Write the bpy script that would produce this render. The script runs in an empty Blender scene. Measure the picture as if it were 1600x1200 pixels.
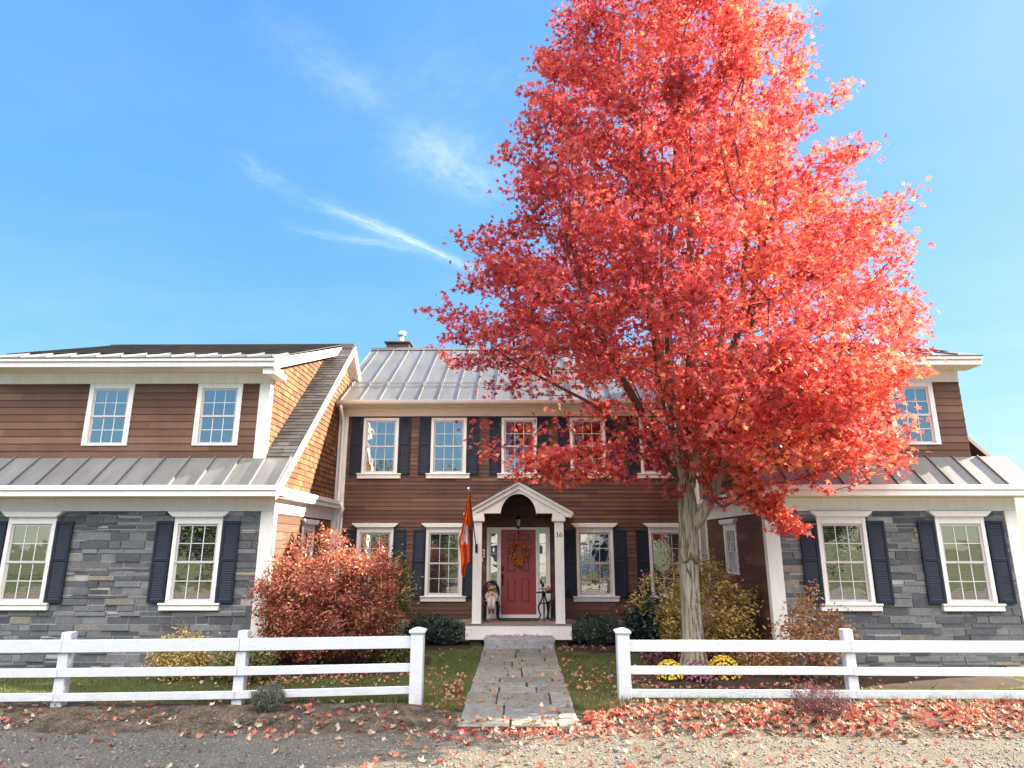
import bpy, bmesh, math, random
import numpy as np
from mathutils import Vector, Matrix, noise as mnoise

random.seed(7)
RNG = np.random.default_rng(11)
SC = bpy.context.scene
COL = SC.collection
PI = math.pi
R = math.radians

# ------------------------------------------------------------------ sun
SUN = Vector((1.80, 0.63, 1.0)).normalized()          # direction towards the sun
SUN_EL = math.asin(SUN.z)
SUN_AZ = math.atan2(SUN.x, SUN.y)                     # clockwise from +Y

# ------------------------------------------------------------------ node helpers
class NT:
    def __init__(self, tree):
        self.t = tree; self.n = tree.nodes; self.l = tree.links
    def node(self, kind, **kw):
        n = self.n.new(kind)
        for k, v in kw.items(): setattr(n, k, v)
        return n
    def link(self, a, b): self.l.new(a, b)
    def setin(self, sock, v):
        if isinstance(v, bpy.types.NodeSocket): self.l.new(v, sock)
        else: sock.default_value = v
    def math(self, op, a, b=None, c=None, clamp=False):
        n = self.node('ShaderNodeMath', operation=op); n.use_clamp = clamp
        self.setin(n.inputs[0], a)
        if b is not None: self.setin(n.inputs[1], b)
        if c is not None: self.setin(n.inputs[2], c)
        return n.outputs[0]
    def vmath(self, op, a, b=None, out=0):
        n = self.node('ShaderNodeVectorMath', operation=op)
        self.setin(n.inputs[0], a)
        if b is not None: self.setin(n.inputs[1], b)
        return n.outputs[out]
    def noise(self, vec, scale, detail=4, rough=0.55, out='Fac'):
        n = self.node('ShaderNodeTexNoise')
        if vec is not None: self.link(vec, n.inputs['Vector'])
        n.inputs['Scale'].default_value = scale
        n.inputs['Detail'].default_value = detail
        n.inputs['Roughness'].default_value = rough
        return n.outputs[out]
    def scalevec(self, vec, s):
        n = self.node('ShaderNodeMapping'); self.link(vec, n.inputs['Vector'])
        n.inputs['Scale'].default_value = s
        return n.outputs[0]
    def ramp(self, fac, stops, interp='LINEAR'):
        n = self.node('ShaderNodeValToRGB'); self.setin(n.inputs[0], fac)
        cr = n.color_ramp; cr.interpolation = interp
        while len(cr.elements) > 1: cr.elements.remove(cr.elements[-1])
        for i, (p, c) in enumerate(stops):
            e = cr.elements[0] if i == 0 else cr.elements.new(p)
            e.position = p
            e.color = (*c, 1) if len(c) == 3 else c
        return n.outputs[0]
    def mix(self, fac, a, b, blend='MIX'):
        n = self.node('ShaderNodeMix', data_type='RGBA', blend_type=blend)
        self.setin(n.inputs[0], fac)
        for s, v in ((n.inputs[6], a), (n.inputs[7], b)):
            if isinstance(v, tuple) and len(v) == 3: v = (*v, 1)
            self.setin(s, v)
        return n.outputs[2]
    def attr(self, name, out='Fac'):
        n = self.node('ShaderNodeAttribute'); n.attribute_name = name
        return n.outputs[out]
    def bump(self, h, strength=0.3, dist=0.01):
        n = self.node('ShaderNodeBump'); self.link(h, n.inputs['Height'])
        n.inputs['Strength'].default_value = strength; n.inputs['Distance'].default_value = dist
        return n.outputs[0]

def new_mat(name):
    m = bpy.data.materials.new(name); m.use_nodes = True
    t = NT(m.node_tree)
    p = t.n['Principled BSDF']
    co = t.node('ShaderNodeTexCoord').outputs['Object']
    return m, t, p, co

def mat_simple(name, col, rough=0.6, metal=0.0, var=0.12, scale=6.0, bump=0.0, bscale=60, spec=0.5, stretch=(1, 1, 1)):
    m, t, p, co = new_mat(name)
    v = t.scalevec(co, stretch)
    f = t.noise(v, scale, 5)
    lo = tuple(max(0, c * (1 - var)) for c in col); hi = tuple(min(1, c * (1 + var)) for c in col)
    t.link(t.ramp(f, [(0.3, lo), (0.7, hi)]), p.inputs['Base Color'])
    p.inputs['Roughness'].default_value = rough
    p.inputs['Metallic'].default_value = metal
    p.inputs['Specular IOR Level'].default_value = spec
    if bump: t.link(t.bump(t.noise(v, bscale, 4), bump, 0.01), p.inputs['Normal'])
    return m

def mat_boards(name, stops, stretch, rough=0.7, grain=(0.75, 1.25), bump=0.25, scale=8):
    """wood courses: one tone per board from the face attribute 'var', grain from stretched noise"""
    m, t, p, co = new_mat(name)
    base = t.ramp(t.attr('var'), stops)
    v = t.scalevec(co, stretch)
    g = t.noise(v, scale, 6, 0.65)
    gr = t.ramp(g, [(0.25, (grain[0],) * 3), (0.75, (grain[1],) * 3)])
    big = t.ramp(t.noise(t.scalevec(co, (1.6, 1.6, .55)), 1.1, 5, .6), [(0.28, (0.72,) * 3), (0.5, (1.0,) * 3), (0.74, (1.22, 1.20, 1.17))])
    c = t.mix(1.0, base, gr, 'MULTIPLY'); c = t.mix(1.0, c, big, 'MULTIPLY')
    t.link(c, p.inputs['Base Color'])
    p.inputs['Roughness'].default_value = rough
    t.link(t.bump(g, bump, 0.004), p.inputs['Normal'])
    return m

def mat_leaf(name, stops, trans=0.45, rough=0.5, tint=(1, 1, 1)):
    m, t, p, co = new_mat(name)
    t.n.remove(p)
    col = t.ramp(t.attr('var'), stops)
    d = t.node('ShaderNodeBsdfDiffuse'); t.link(col, d.inputs[0])
    tr = t.node('ShaderNodeBsdfTranslucent'); t.link(t.mix(1.0, col, tint, 'MULTIPLY'), tr.inputs[0])
    mx = t.node('ShaderNodeMixShader'); mx.inputs[0].default_value = trans
    t.link(d.outputs[0], mx.inputs[1]); t.link(tr.outputs[0], mx.inputs[2])
    gl = t.node('ShaderNodeBsdfGlossy'); gl.inputs['Roughness'].default_value = rough
    gl.inputs[0].default_value = (1, 1, 1, 1)
    m2 = t.node('ShaderNodeMixShader'); m2.inputs[0].default_value = 0.045
    t.link(mx.outputs[0], m2.inputs[1]); t.link(gl.outputs[0], m2.inputs[2])
    out = [n for n in t.n if n.type == 'OUTPUT_MATERIAL'][0]
    t.link(m2.outputs[0], out.inputs[0])
    return m

M = {}
M['siding'] = mat_boards('brown clapboard', [(0, (.078, .034, .019)), (.45, (.108, .049, .028)), (.8, (.132, .063, .037)), (1, (.160, .082, .050))], (1.0, 1.0, 14), bump=.3)
M['shingle'] = mat_boards('cedar shingle', [(0, (.085, .027, .009)), (.35, (.15, .052, .015)), (.75, (.20, .078, .024)), (1, (.27, .12, .042))], (9, 9, 1.2), bump=.35)
M['asphalt'] = mat_boards('asphalt shingle', [(0, (.045, .042, .042)), (.5, (.070, .066, .064)), (1, (.105, .10, .098))], (30, 30, 30), rough=.9, bump=.4, scale=10)
def mk_trim():
    m, t, p, co = new_mat('white trim paint')
    n = t.noise(t.scalevec(co, (5, 5, 1.0)), 2.2, 5, .6)
    c = t.ramp(n, [(.3, (.72, .695, .655)), (.62, (.79, .765, .73)), (1, (.81, .785, .75))])
    st = t.ramp(t.noise(t.scalevec(co, (13, 13, .8)), 1.4, 5, .65), [(.60, (0,) * 3), (.72, (1,) * 3)])
    c = t.mix(t.math('MULTIPLY', st, .22), c, (.45, .42, .36))
    t.link(c, p.inputs['Base Color']); p.inputs['Roughness'].default_value = .5
    t.link(t.bump(t.noise(co, 35, 4), .06, .01), p.inputs['Normal'])
    return m
M['white'] = mk_trim()
def mk_fence():
    m, t, p, co = new_mat('white fence paint')
    g = t.noise(t.scalevec(co, (1.2, 14, 14)), 3, 6, .65)
    c = t.ramp(g, [(.28, (.52, .55, .60)), (.6, (.60, .63, .69)), (.8, (.63, .65, .70))])
    sep = t.node('ShaderNodeSeparateXYZ'); t.link(co, sep.inputs[0])
    n = t.noise(co, 7, 6, .7)
    low = t.math('MULTIPLY', t.ramp(sep.outputs[2], [(.0, (1,) * 3), (.32, (0,) * 3)]), t.ramp(n, [(.42, (0,) * 3), (.62, (1,) * 3)]))
    c = t.mix(t.math('MULTIPLY', low, .55), c, (.30, .29, .21))
    sp = t.ramp(t.noise(co, 42, 3, .6), [(.665, (0,) * 3), (.69, (1,) * 3)])
    c = t.mix(t.math('MULTIPLY', sp, .5), c, (.22, .21, .18))
    mo = t.ramp(t.noise(co, 2.2, 5, .7), [(.55, (0,) * 3), (.75, (1,) * 3)])
    c = t.mix(t.math('MULTIPLY', mo, .16), c, (.36, .42, .33))
    t.link(c, p.inputs['Base Color']); p.inputs['Roughness'].default_value = .5
    t.link(t.bump(g, .15, .004), p.inputs['Normal'])
    return m
M['vinyl'] = mk_fence()
M['cream'] = mat_simple('cream soffit paint', (.74, .66, .53), .5, var=.05, scale=1.5)
M['sash'] = mat_simple('grey sash', (.50, .49, .50), .45, var=.05)
M['muntin'] = mat_simple('pale glazing bar', (.62, .63, .66), .45, var=.05)
M['navy'] = mat_simple('navy shutter paint', (.014, .021, .038), .55, var=.15, scale=5, spec=.25)
M['door'] = mat_simple('red door paint', (.27, .040, .040), .38, var=.06, scale=4)
M['darkred'] = mat_simple('darker red', (.21, .028, .028), .38, var=.06)  # darker red for the door panel grooves and the plaque face
M['brown'] = mat_simple('dark brown board', (.055, .022, .018), .65, var=.2, scale=7, stretch=(1, 6, 6))
M['iron'] = mat_simple('black cast iron', (.008, .009, .014), .42, var=.3, metal=.3)
M['bronze'] = mat_simple('dark bronze', (.035, .025, .02), .35, metal=.8, var=.3)
M['guard'] = mat_simple('snow guard metal', (.20, .20, .205), .5, metal=.4, var=.1)
M['capmetal'] = mat_simple('dark cap metal', (.10, .11, .13), .5, metal=.4, var=.2)
M['steel'] = mat_simple('galvanised flue', (.55, .56, .58), .35, metal=.8, var=.1)
M['silver'] = mat_simple('silver finial', (.75, .74, .72), .18, metal=.95, var=.05)
M['gutter'] = mat_simple('taupe gutter', (.42, .36, .29), .4, metal=.25, var=.08, scale=3)
M['deck'] = mat_simple('weathered deck boards', (.22, .17, .145), .75, var=.25, scale=5, stretch=(1, 8, 8), bump=.2)
M['concrete'] = mat_simple('foundation concrete', (.33, .32, .31), .85, var=.15, scale=4, bump=.2)
M['brick'] = mat_simple('dark red brick', (.09, .05, .042), .85, var=.35, scale=14, bump=.3)
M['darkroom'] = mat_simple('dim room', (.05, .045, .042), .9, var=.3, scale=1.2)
M['curtain'] = mat_simple('white curtain', (.62, .62, .60), .8, var=.08, scale=3)
M['blind'] = mat_simple('pale blind slats', (.20, .21, .215), .6, var=.06)
M['mat'] = mat_simple('dark door mat', (.03, .027, .026), .95, var=.4, scale=60, bump=.5)
M['black'] = mat_simple('black number', (.02, .02, .022), .4, var=.1)
M['bank'] = None

def mk_glass(name, fac0=.10, refl=1.0, tint=(.75, .8, .82)):
    m, t, p, co = new_mat(name); t.n.remove(p)
    tr = t.node('ShaderNodeBsdfTransparent'); tr.inputs[0].default_value = (*tint, 1)
    gl = t.node('ShaderNodeBsdfGlossy'); gl.inputs['Roughness'].default_value = 0.006
    gl.inputs[0].default_value = (refl, refl, refl, 1)
    t.link(t.bump(t.noise(co, 2.6, 2), .035, .1), gl.inputs['Normal'])
    fr = t.node('ShaderNodeFresnel'); fr.inputs[0].default_value = 1.55
    f = t.math('MULTIPLY_ADD', fr.outputs[0], 1.6, fac0, clamp=True)
    mx = t.node('ShaderNodeMixShader'); t.link(f, mx.inputs[0])
    t.link(tr.outputs[0], mx.inputs[1]); t.link(gl.outputs[0], mx.inputs[2])
    out = [n for n in t.n if n.type == 'OUTPUT_MATERIAL'][0]
    t.link(mx.outputs[0], out.inputs[0])
    return m
M['glass'] = mk_glass('window glass', .27)
M['clearglass'] = mk_glass('lantern glass', .22, tint=(.9, .9, .9))

def mk_metalroof():
    m, t, p, co = new_mat('standing seam metal')
    n1 = t.noise(t.scalevec(co, (1.2, .5, .5)), 1.6, 3)
    n2 = t.noise(t.scalevec(co, (8, 1.0, 1.0)), 2.0, 4)
    c = t.ramp(n1, [(.3, (.165, .166, .168)), (.7, (.215, .215, .215))])
    c = t.mix(1.0, c, t.ramp(n2, [(.3, (.9,) * 3), (.75, (1.06,) * 3)]), 'MULTIPLY')
    t.link(c, p.inputs['Base Color'])
    p.inputs['Metallic'].default_value = .30
    t.link(t.ramp(n2, [(.2, (.36,) * 3), (.8, (.5,) * 3)]), p.inputs['Roughness'])
    t.link(t.bump(n1, .35, .03), p.inputs['Normal'])
    return m
M['metal'] = mk_metalroof()

def mk_stone(name, stops, bump=.5, scale=18):
    m, t, p, co = new_mat(name)
    base = t.ramp(t.attr('var'), stops)
    n = t.noise(co, scale, 7, .65)
    n2 = t.noise(co, 3.0, 4)
    c = t.mix(1.0, base, t.ramp(n, [(.25, (.65,) * 3), (.75, (1.3,) * 3)]), 'MULTIPLY')
    c = t.mix(1.0, c, t.ramp(n2, [(.3, (.85, .84, .82)), (.7, (1.12, 1.12, 1.15))]), 'MULTIPLY')
    t.link(c, p.inputs['Base Color'])
    p.inputs['Roughness'].default_value = .82
    t.link(t.bump(n, bump, .012), p.inputs['Normal'])
    return m
M['veneer'] = mk_stone('stone veneer', [(0, (.060, .065, .075)), (.5, (.11, .118, .13)), (.93, (.17, .175, .185)), (.965, (.17, .165, .155)), (1, (.27, .225, .15))])
M['flag'] = mk_stone('bluestone flags', [(0, (.135, .138, .115)), (.35, (.175, .174, .145)), (.7, (.215, .208, .175)), (1, (.155, .163, .16))], .25, 12)
M['granite'] = mk_stone('rough granite', [(0, (.30, .30, .315)), (1, (.36, .36, .37))], .9, 26)

def mk_flagcloth():
    m, t, p, co = new_mat('orange flag cloth'); t.n.remove(p)
    col = t.ramp(t.noise(co, 5, 3), [(.3, (.80, .15, .035)), (.7, (.88, .19, .05))])
    d = t.node('ShaderNodeBsdfDiffuse'); t.link(col, d.inputs[0])
    tr = t.node('ShaderNodeBsdfTranslucent'); t.link(col, tr.inputs[0])
    mx = t.node('ShaderNodeMixShader'); mx.inputs[0].default_value = .35
    t.link(d.outputs[0], mx.inputs[1]); t.link(tr.outputs[0], mx.inputs[2])
    out = [n for n in t.n if n.type == 'OUTPUT_MATERIAL'][0]; t.link(mx.outputs[0], out.inputs[0])
    return m
M['flagcloth'] = mk_flagcloth()
M['emblem'] = mat_simple('white cloth', (.80, .74, .78), .8, var=.04)

def mk_bark():
    m, t, p, co = new_mat('maple bark')
    v = t.scalevec(co, (7, 7, .9))
    g = t.noise(v, 2.2, 7, .62)
    base = t.ramp(g, [(.30, (.085, .066, .046)), (.42, (.23, .20, .145)), (.60, (.33, .295, .22)), (.78, (.40, .365, .28))])
    lich = t.noise(co, 24, 5, .7)
    sep = t.node('ShaderNodeSeparateXYZ'); t.link(co, sep.inputs[0])
    side = t.ramp(t.math('ADD', t.math('MULTIPLY', sep.outputs['X'], 1.0), -3.1), [(.0, (0,) * 3), (.22, (1,) * 3)])
    low = t.ramp(t.math('MULTIPLY', sep.outputs['Z'], .5), [(.72, (1,) * 3), (.95, (0,) * 3)])
    f = t.math('MULTIPLY', t.ramp(lich, [(.50, (0,) * 3), (.56, (1,) * 3)]), t.math('MULTIPLY', side, low))
    c = t.mix(t.math('MULTIPLY', f, .8), base, (.52, .50, .47))
    dk = t.ramp(t.noise(co, 9, 5, .7), [(.56, (0,) * 3), (.63, (1,) * 3)])
    c = t.mix(t.math('MULTIPLY', t.math('MULTIPLY', dk, .7), t.math('MULTIPLY', side, low)), c, (.07, .06, .055))
    crack = t.ramp(t.noise(t.scalevec(co, (11, 11, .8)), 1.5, 6, .68), [(.38, (1,) * 3), (.46, (0,) * 3)])
    c = t.mix(t.math('MULTIPLY', crack, .7), c, (.075, .06, .045))
    moss = t.ramp(t.noise(co, 3, 4), [(.5, (0,) * 3), (.7, (1,) * 3)])
    c = t.mix(t.math('MULTIPLY', moss, .25), c, (.20, .20, .10))
    t.link(c, p.inputs['Base Color']); p.inputs['Roughness'].default_value = .85
    t.link(t.bump(t.math('SUBTRACT', g, t.math('MULTIPLY', crack, .5)), 1.0, .04), p.inputs['Normal'])
    return m
M['bark'] = mk_bark()
M['limb'] = mat_simple('maple limbs', (.075, .052, .042), .85, var=.35, scale=12, bump=.4)
M['twig'] = mat_simple('shrub twigs', (.09, .06, .045), .85, var=.3, scale=20)
M['scar'] = mat_simple('bark scar', (.115, .075, .05), .9, var=.5, scale=25, bump=.5)

M['mapleleaf'] = mat_leaf('red maple leaf', [(0, (.28, .024, .034)), (.16, (.44, .044, .052)), (.36, (.60, .080, .074)), (.6, (.69, .120, .090)), (.85, (.76, .18, .11)), (1, (.78, .27, .12))], .55, .45, (1.15, 1.1, 1.1))
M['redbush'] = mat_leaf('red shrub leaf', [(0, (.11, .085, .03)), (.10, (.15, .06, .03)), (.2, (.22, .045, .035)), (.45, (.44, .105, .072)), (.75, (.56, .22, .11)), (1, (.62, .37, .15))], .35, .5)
M['yellowbush'] = mat_leaf('yellow green shrub leaf', [(0, (.07, .085, .022)), (.3, (.27, .22, .055)), (.7, (.54, .385, .11)), (1, (.62, .45, .16))], .35, .5)
M['greenbush'] = mat_leaf('olive shrub leaf', [(0, (.05, .065, .02)), (.5, (.13, .14, .03)), (.85, (.26, .22, .05)), (1, (.35, .20, .06))], .35, .5)
M['yew'] = mat_leaf('dark evergreen needle', [(0, (.012, .026, .020)), (.5, (.028, .055, .040)), (1, (.06, .10, .07))], .15, .4)
M['orangebush'] = mat_leaf('tan orange shrub leaf', [(0, (.16, .055, .025)), (.5, (.36, .17, .07)), (1, (.50, .29, .12))], .35, .5)
M['sage'] = mat_leaf('grey green sage leaf', [(0, (.05, .06, .045)), (.5, (.11, .13, .095)), (1, (.17, .18, .13))], .2, .6)
M['maroon'] = mat_leaf('maroon foliage', [(0, (.06, .012, .02)), (.6, (.15, .03, .05)), (1, (.22, .07, .08))], .25, .5)
M['mumyellow'] = mat_leaf('yellow petals', [(0, (.58, .34, .01)), (.5, (.78, .52, .015)), (1, (.85, .66, .05))], .25, .6)
M['mumpurple'] = mat_leaf('purple petals', [(0, (.16, .035, .09)), (.5, (.30, .085, .17)), (1, (.42, .18, .27))], .25, .6)
M['mumleaf'] = mat_leaf('dark mum leaf', [(0, (.02, .035, .015)), (1, (.06, .08, .03))], .2, .5)
M['grass'] = mat_leaf('lawn grass blade', [(0, (.045, .07, .015)), (.5, (.10, .125, .03)), (.85, (.16, .17, .045)), (1, (.28, .25, .09))], .35, .5)
M['fallen'] = mat_leaf('fallen maple leaf', [(0, (.10, .04, .03)), (.2, (.26, .055, .04)), (.42, (.52, .07, .045)), (.55, (.48, .15, .07)), (.65, (.34, .18, .11)), (.85, (.42, .29, .20)), (1, (.54, .44, .33))], .25, .6)
M['farleaf'] = mat_leaf('green tree leaf', [(0, (.03, .05, .015)), (.5, (.07, .10, .03)), (1, (.13, .14, .04))], .3, .5)

def mk_ground(name, stops, scale, bump, bscale, rough=.95, vor=0, pale=None):
    m, t, p, co = new_mat(name)
    n = t.noise(co, scale, 6, .6)
    c = t.ramp(n, stops)
    fine = t.noise(co, bscale, 6, .75)
    c = t.mix(1.0, c, t.ramp(fine, [(.28, (.5,) * 3), (.72, (1.45,) * 3)]), 'MULTIPLY')
    h = fine
    if vor:
        v = t.node('ShaderNodeTexVoronoi'); v.inputs['Scale'].default_value = vor; t.link(co, v.inputs['Vector'])
        hs = t.node('ShaderNodeSeparateColor'); t.link(v.outputs['Color'], hs.inputs[0])
        c = t.mix(1.0, c, t.ramp(hs.outputs[0], [(0, (.66, .66, .68)), (.6, (1, 1, 1)), (1, (1.4, 1.37, 1.3))]), 'MULTIPLY')
        h = t.math('SUBTRACT', fine, t.math('MULTIPLY', v.outputs['Distance'], 1.4))
    t.link(c, p.inputs['Base Color']); p.inputs['Roughness'].default_value = rough
    p.inputs['Specular IOR Level'].default_value = .2
    t.link(t.bump(h, bump, .02), p.inputs['Normal'])
    return m
M['gravel'] = mk_ground('gravel road', [(.3, (.150, .140, .122)), (.7, (.215, .198, .17))], .8, .8, 80, vor=85)
M['soil'] = mk_ground('dark mulch', [(.3, (.030, .020, .015)), (.7, (.062, .042, .032))], 3, .9, 38)
M['bank'] = mk_ground('leafy dirt bank', [(.32, (.045, .036, .029)), (.5, (.12, .094, .07)), (.7, (.20, .155, .115))], 4.5, 1.0, 45, vor=40)
M['lawn'] = mk_ground('lawn soil and thatch', [(.3, (.055, .072, .02)), (.7, (.09, .105, .034))], 1.2, .5, 50)
M['earth'] = mk_ground('far grassland', [(.3, (.05, .065, .025)), (.7, (.085, .09, .035))], .15, .4, 6)
M['stonebit'] = mk_stone('road stones', [(0, (.07, .07, .072)), (.5, (.17, .163, .148)), (1, (.31, .29, .255))], .3, 40)

# ------------------------------------------------------------------ objects
def tag(o, label=None, cat=None, group=None, kind=None):
    if label: o['label'] = label
    if cat: o['category'] = cat
    if group: o['group'] = group
    if kind: o['kind'] = kind
    return o

def thing(name, label, cat, loc=(0, 0, 0), group=None):
    o = bpy.data.objects.new(name, None); COL.objects.link(o)
    o.location = loc; o.empty_display_size = .2
    return tag(o, label, cat, group)

def attach(o, parent):
    """children keep world coordinates in their mesh"""
    if parent is None: return
    o.parent = parent
    if parent.type == 'EMPTY' and parent.parent is None:
        o.matrix_parent_inverse = Matrix.Translation(-Vector(parent.location))

class MB:
    def __init__(self): self.v = []; self.f = []; self.var = []
    def add(self, verts, faces, var=None):
        b = len(self.v); self.v.extend([tuple(p) for p in verts])
        r = random.random() if var is None else var
        for f in faces:
            self.f.append([b + i for i in f]); self.var.append(r)
        return self
    def box(self, x0, x1, y0, y1, z0, z1, var=None):
        x0, x1 = min(x0, x1), max(x0, x1); y0, y1 = min(y0, y1), max(y0, y1); z0, z1 = min(z0, z1), max(z0, z1)
        v = [(x0, y0, z0), (x1, y0, z0), (x1, y1, z0), (x0, y1, z0), (x0, y0, z1), (x1, y0, z1), (x1, y1, z1), (x0, y1, z1)]
        return self.add(v, [(0, 3, 2, 1), (4, 5, 6, 7), (0, 1, 5, 4), (1, 2, 6, 5), (2, 3, 7, 6), (3, 0, 4, 7)], var)
    def prism(self, poly, O, S, T, N, d0, d1, var=None):
        """extrude 2-D polygon (s,t) from N-offset d0 to d1"""
        O, S, T, N = Vector(O), Vector(S), Vector(T), Vector(N)
        n = len(poly)
        v = [O + S * s + T * t + N * d0 for s, t in poly] + [O + S * s + T * t + N * d1 for s, t in poly]
        f = [list(range(n))[::-1], list(range(n, 2 * n))] + [(i, (i + 1) % n, n + (i + 1) % n, n + i) for i in range(n)]
        return self.add(v, f, var)
    def tube(self, pts, rad, n=8, caps=True, var=None):
        pts = [Vector(p) for p in pts]
        if not hasattr(rad, '__len__'): rad = [rad] * len(pts)
        vs = []; up = None
        for i, p in enumerate(pts):
            a = pts[max(i - 1, 0)]; b = pts[min(i + 1, len(pts) - 1)]
            d = (b - a)
            if d.length < 1e-9: d = Vector((0, 0, 1))
            d.normalize()
            if up is None:
                up = Vector((1, 0, 0)) if abs(d.x) < .8 else Vector((0, 1, 0))
            u = (up - d * up.dot(d)); u.normalize(); up = u
            w = d.cross(u)
            for k in range(n):
                a_ = 2 * PI * k / n
                vs.append(p + (u * math.cos(a_) + w * math.sin(a_)) * rad[i])
        f = []
        for i in range(len(pts) - 1):
            for k in range(n):
                f.append((i * n + k, i * n + (k + 1) % n, (i + 1) * n + (k + 1) % n, (i + 1) * n + k))
        if caps:
            f.append(list(range(n))[::-1]); f.append([(len(pts) - 1) * n + k for k in range(n)])
        return self.add(vs, f, var)
    def lathe(self, prof, c, n=24, var=None, rot=0, sx=1, sy=1):
        cx, cy, cz = c; vs = []; f = []
        for r, z in prof:
            for k in range(n):
                a = rot + 2 * PI * k / n
                vs.append((cx + r * math.cos(a) * sx, cy + r * math.sin(a) * sy, cz + z))
        for i in range(len(prof) - 1):
            for k in range(n):
                f.append((i * n + k, i * n + (k + 1) % n, (i + 1) * n + (k + 1) % n, (i + 1) * n + k))
        f.append(list(range(n))[::-1]); f.append([(len(prof) - 1) * n + k for k in range(n)])
        return self.add(vs, f, var)
    def ball(self, c, r, n=8, m=6, var=None, sq=(1, 1, 1)):
        prof = [(max(math.sin(PI * i / m), 1e-3) * r, -math.cos(PI * i / m) * r * sq[2]) for i in range(m + 1)]
        return self.lathe(prof, c, n, var, 0, sq[0], sq[1])
    def build(self, name, mat, parent=None, bevel=0, smooth=False, seg=1):
        me = bpy.data.meshes.new(name)
        me.from_pydata(self.v, [], self.f)
        a = me.attributes.new('var', 'FLOAT', 'FACE'); a.data.foreach_set('value', self.var)
        if smooth: me.polygons.foreach_set('use_smooth', [True] * len(me.polygons))
        me.materials.append(mat); me.update()
        o = bpy.data.objects.new(name, me); COL.objects.link(o)
        attach(o, parent)
        if bevel:
            md = o.modifiers.new('edge', 'BEVEL'); md.width = bevel; md.segments = seg
            md.limit_method = 'ANGLE'; md.angle_limit = R(40)
        return o

def clip(poly, a, b, c):
    """keep a*s + b*t <= c"""
    out = []
    n = len(poly)
    for i in range(n):
        p, q = poly[i], poly[(i + 1) % n]
        dp, dq = a * p[0] + b * p[1] - c, a * q[0] + b * q[1] - c
        if dp <= 1e-9: out.append(p)
        if (dp < -1e-9 and dq > 1e-9) or (dp > 1e-9 and dq < -1e-9):
            k = dp / (dp - dq); out.append((p[0] + (q[0] - p[0]) * k, p[1] + (q[1] - p[1]) * k))
    return out

def halfplanes(poly):
    """convex CCW polygon -> (a,b,c)"""
    hp = []
    for i in range(len(poly)):
        (x0, y0), (x1, y1) = poly[i], poly[(i + 1) % len(poly)]
        a, b = (y1 - y0), -(x1 - x0)
        hp.append((a, b, a * x0 + b * y0))
    return hp

def minus(rects, h):
    out = []
    for (s0, s1, t0, t1) in rects:
        a0, a1, b0, b1 = h
        if a1 <= s0 or a0 >= s1 or b1 <= t0 or b0 >= t1: out.append((s0, s1, t0, t1)); continue
        if a0 > s0: out.append((s0, a0, t0, t1))
        if a1 < s1: out.append((a1, s1, t0, t1))
        m0, m1 = max(s0, a0), min(s1, a1)
        if b0 > t0: out.append((m0, m1, t0, b0))
        if b1 < t1: out.append((m0, m1, b1, t1))
    return out

def courses(mb, O, S, T, N, poly, holes, h, w, wb=.014, wt=.002, gap=.0, sides=False, hj=0, base=0.0, jit=0.0, tj=0.0):
    O, S, T, N = Vector(O), Vector(S), Vector(T), Vector(N)
    hp = halfplanes(poly)
    smin = min(p[0] for p in poly); smax = max(p[0] for p in poly)
    t = min(p[1] for p in poly); tmax = max(p[1] for p in poly)
    flip = S.cross(T).dot(N) < 0
    while t < tmax - 1e-6:
        hh = h * (1 + random.uniform(-hj, hj)); t1 = t + hh
        s = smin - random.random() * w[1]
        while s < smax:
            ww = random.uniform(*w); s1 = s + ww
            var = random.random(); off = random.uniform(-jit, jit); dt = random.uniform(-tj, tj)
            rects = [(max(s + gap / 2, smin), min(s1 - gap / 2, smax), t + gap / 2 + dt, t1 - gap / 2 + (dt if sides else 0))]
            if rects[0][1] > rects[0][0]:
                for hole in holes: rects = minus(rects, hole)
                for (a0, a1, b0, b1) in rects:
                    if a1 - a0 < .004 or b1 - b0 < .002: continue
                    pl = [(a0, b0), (a1, b0), (a1, b1), (a0, b1)]
                    for q in hp:
                        pl = clip(pl, *q)
                        if len(pl) < 3: break
                    if len(pl) < 3: continue
                    def offs(tt): return base + off + wb + (wt - wb) * (tt - t) / hh
                    fr = [O + S * a + T * b + N * offs(b) for a, b in pl]
                    n = len(pl); idx = list(range(n))
                    if flip: idx = idx[::-1]
                    if sides:
                        bk = [O + S * a + T * b + N * base * 0 for a, b in pl]
                        faces = [idx] + [(i, n + i, n + (i + 1) % n, (i + 1) % n) for i in range(n)]
                        mb.add(fr + bk, faces, var)
                    else:
                        mb.add(fr, [idx], var)
                        for i in range(n):
                            p, q = pl[i], pl[(i + 1) % n]
                            if abs(p[1] - b0) < 1e-6 and abs(q[1] - b0) < 1e-6:
                                mb.add([fr[i], fr[(i + 1) % n], O + S * q[0] + T * q[1] + N * (base - .004), O + S * p[0] + T * p[1] + N * (base - .004)], [(0, 3, 2, 1)], var)
            s = s1
        t = t1
    return mb

def quadsheet(mb, pts, thick=None, var=.5):
    p = [Vector(q) for q in pts]
    n = (p[1] - p[0]).cross(p[2] - p[0]).normalized()
    th = thick or .02
    b = [q - n * th for q in p]
    k = len(p)
    mb.add(p + b, [list(range(k)), list(range(k, 2 * k))[::-1]] + [(i, k + i, k + (i + 1) % k, (i + 1) % k) for i in range(k)], var)
    return mb

# ------------------------------------------------------------------ THE HOUSE
HY = 17.10
house = thing('house', 'brown clapboard house with grey metal roof, navy shutters, red door and two stone fronted wings', 'house', (0, HY, 0))

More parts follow.
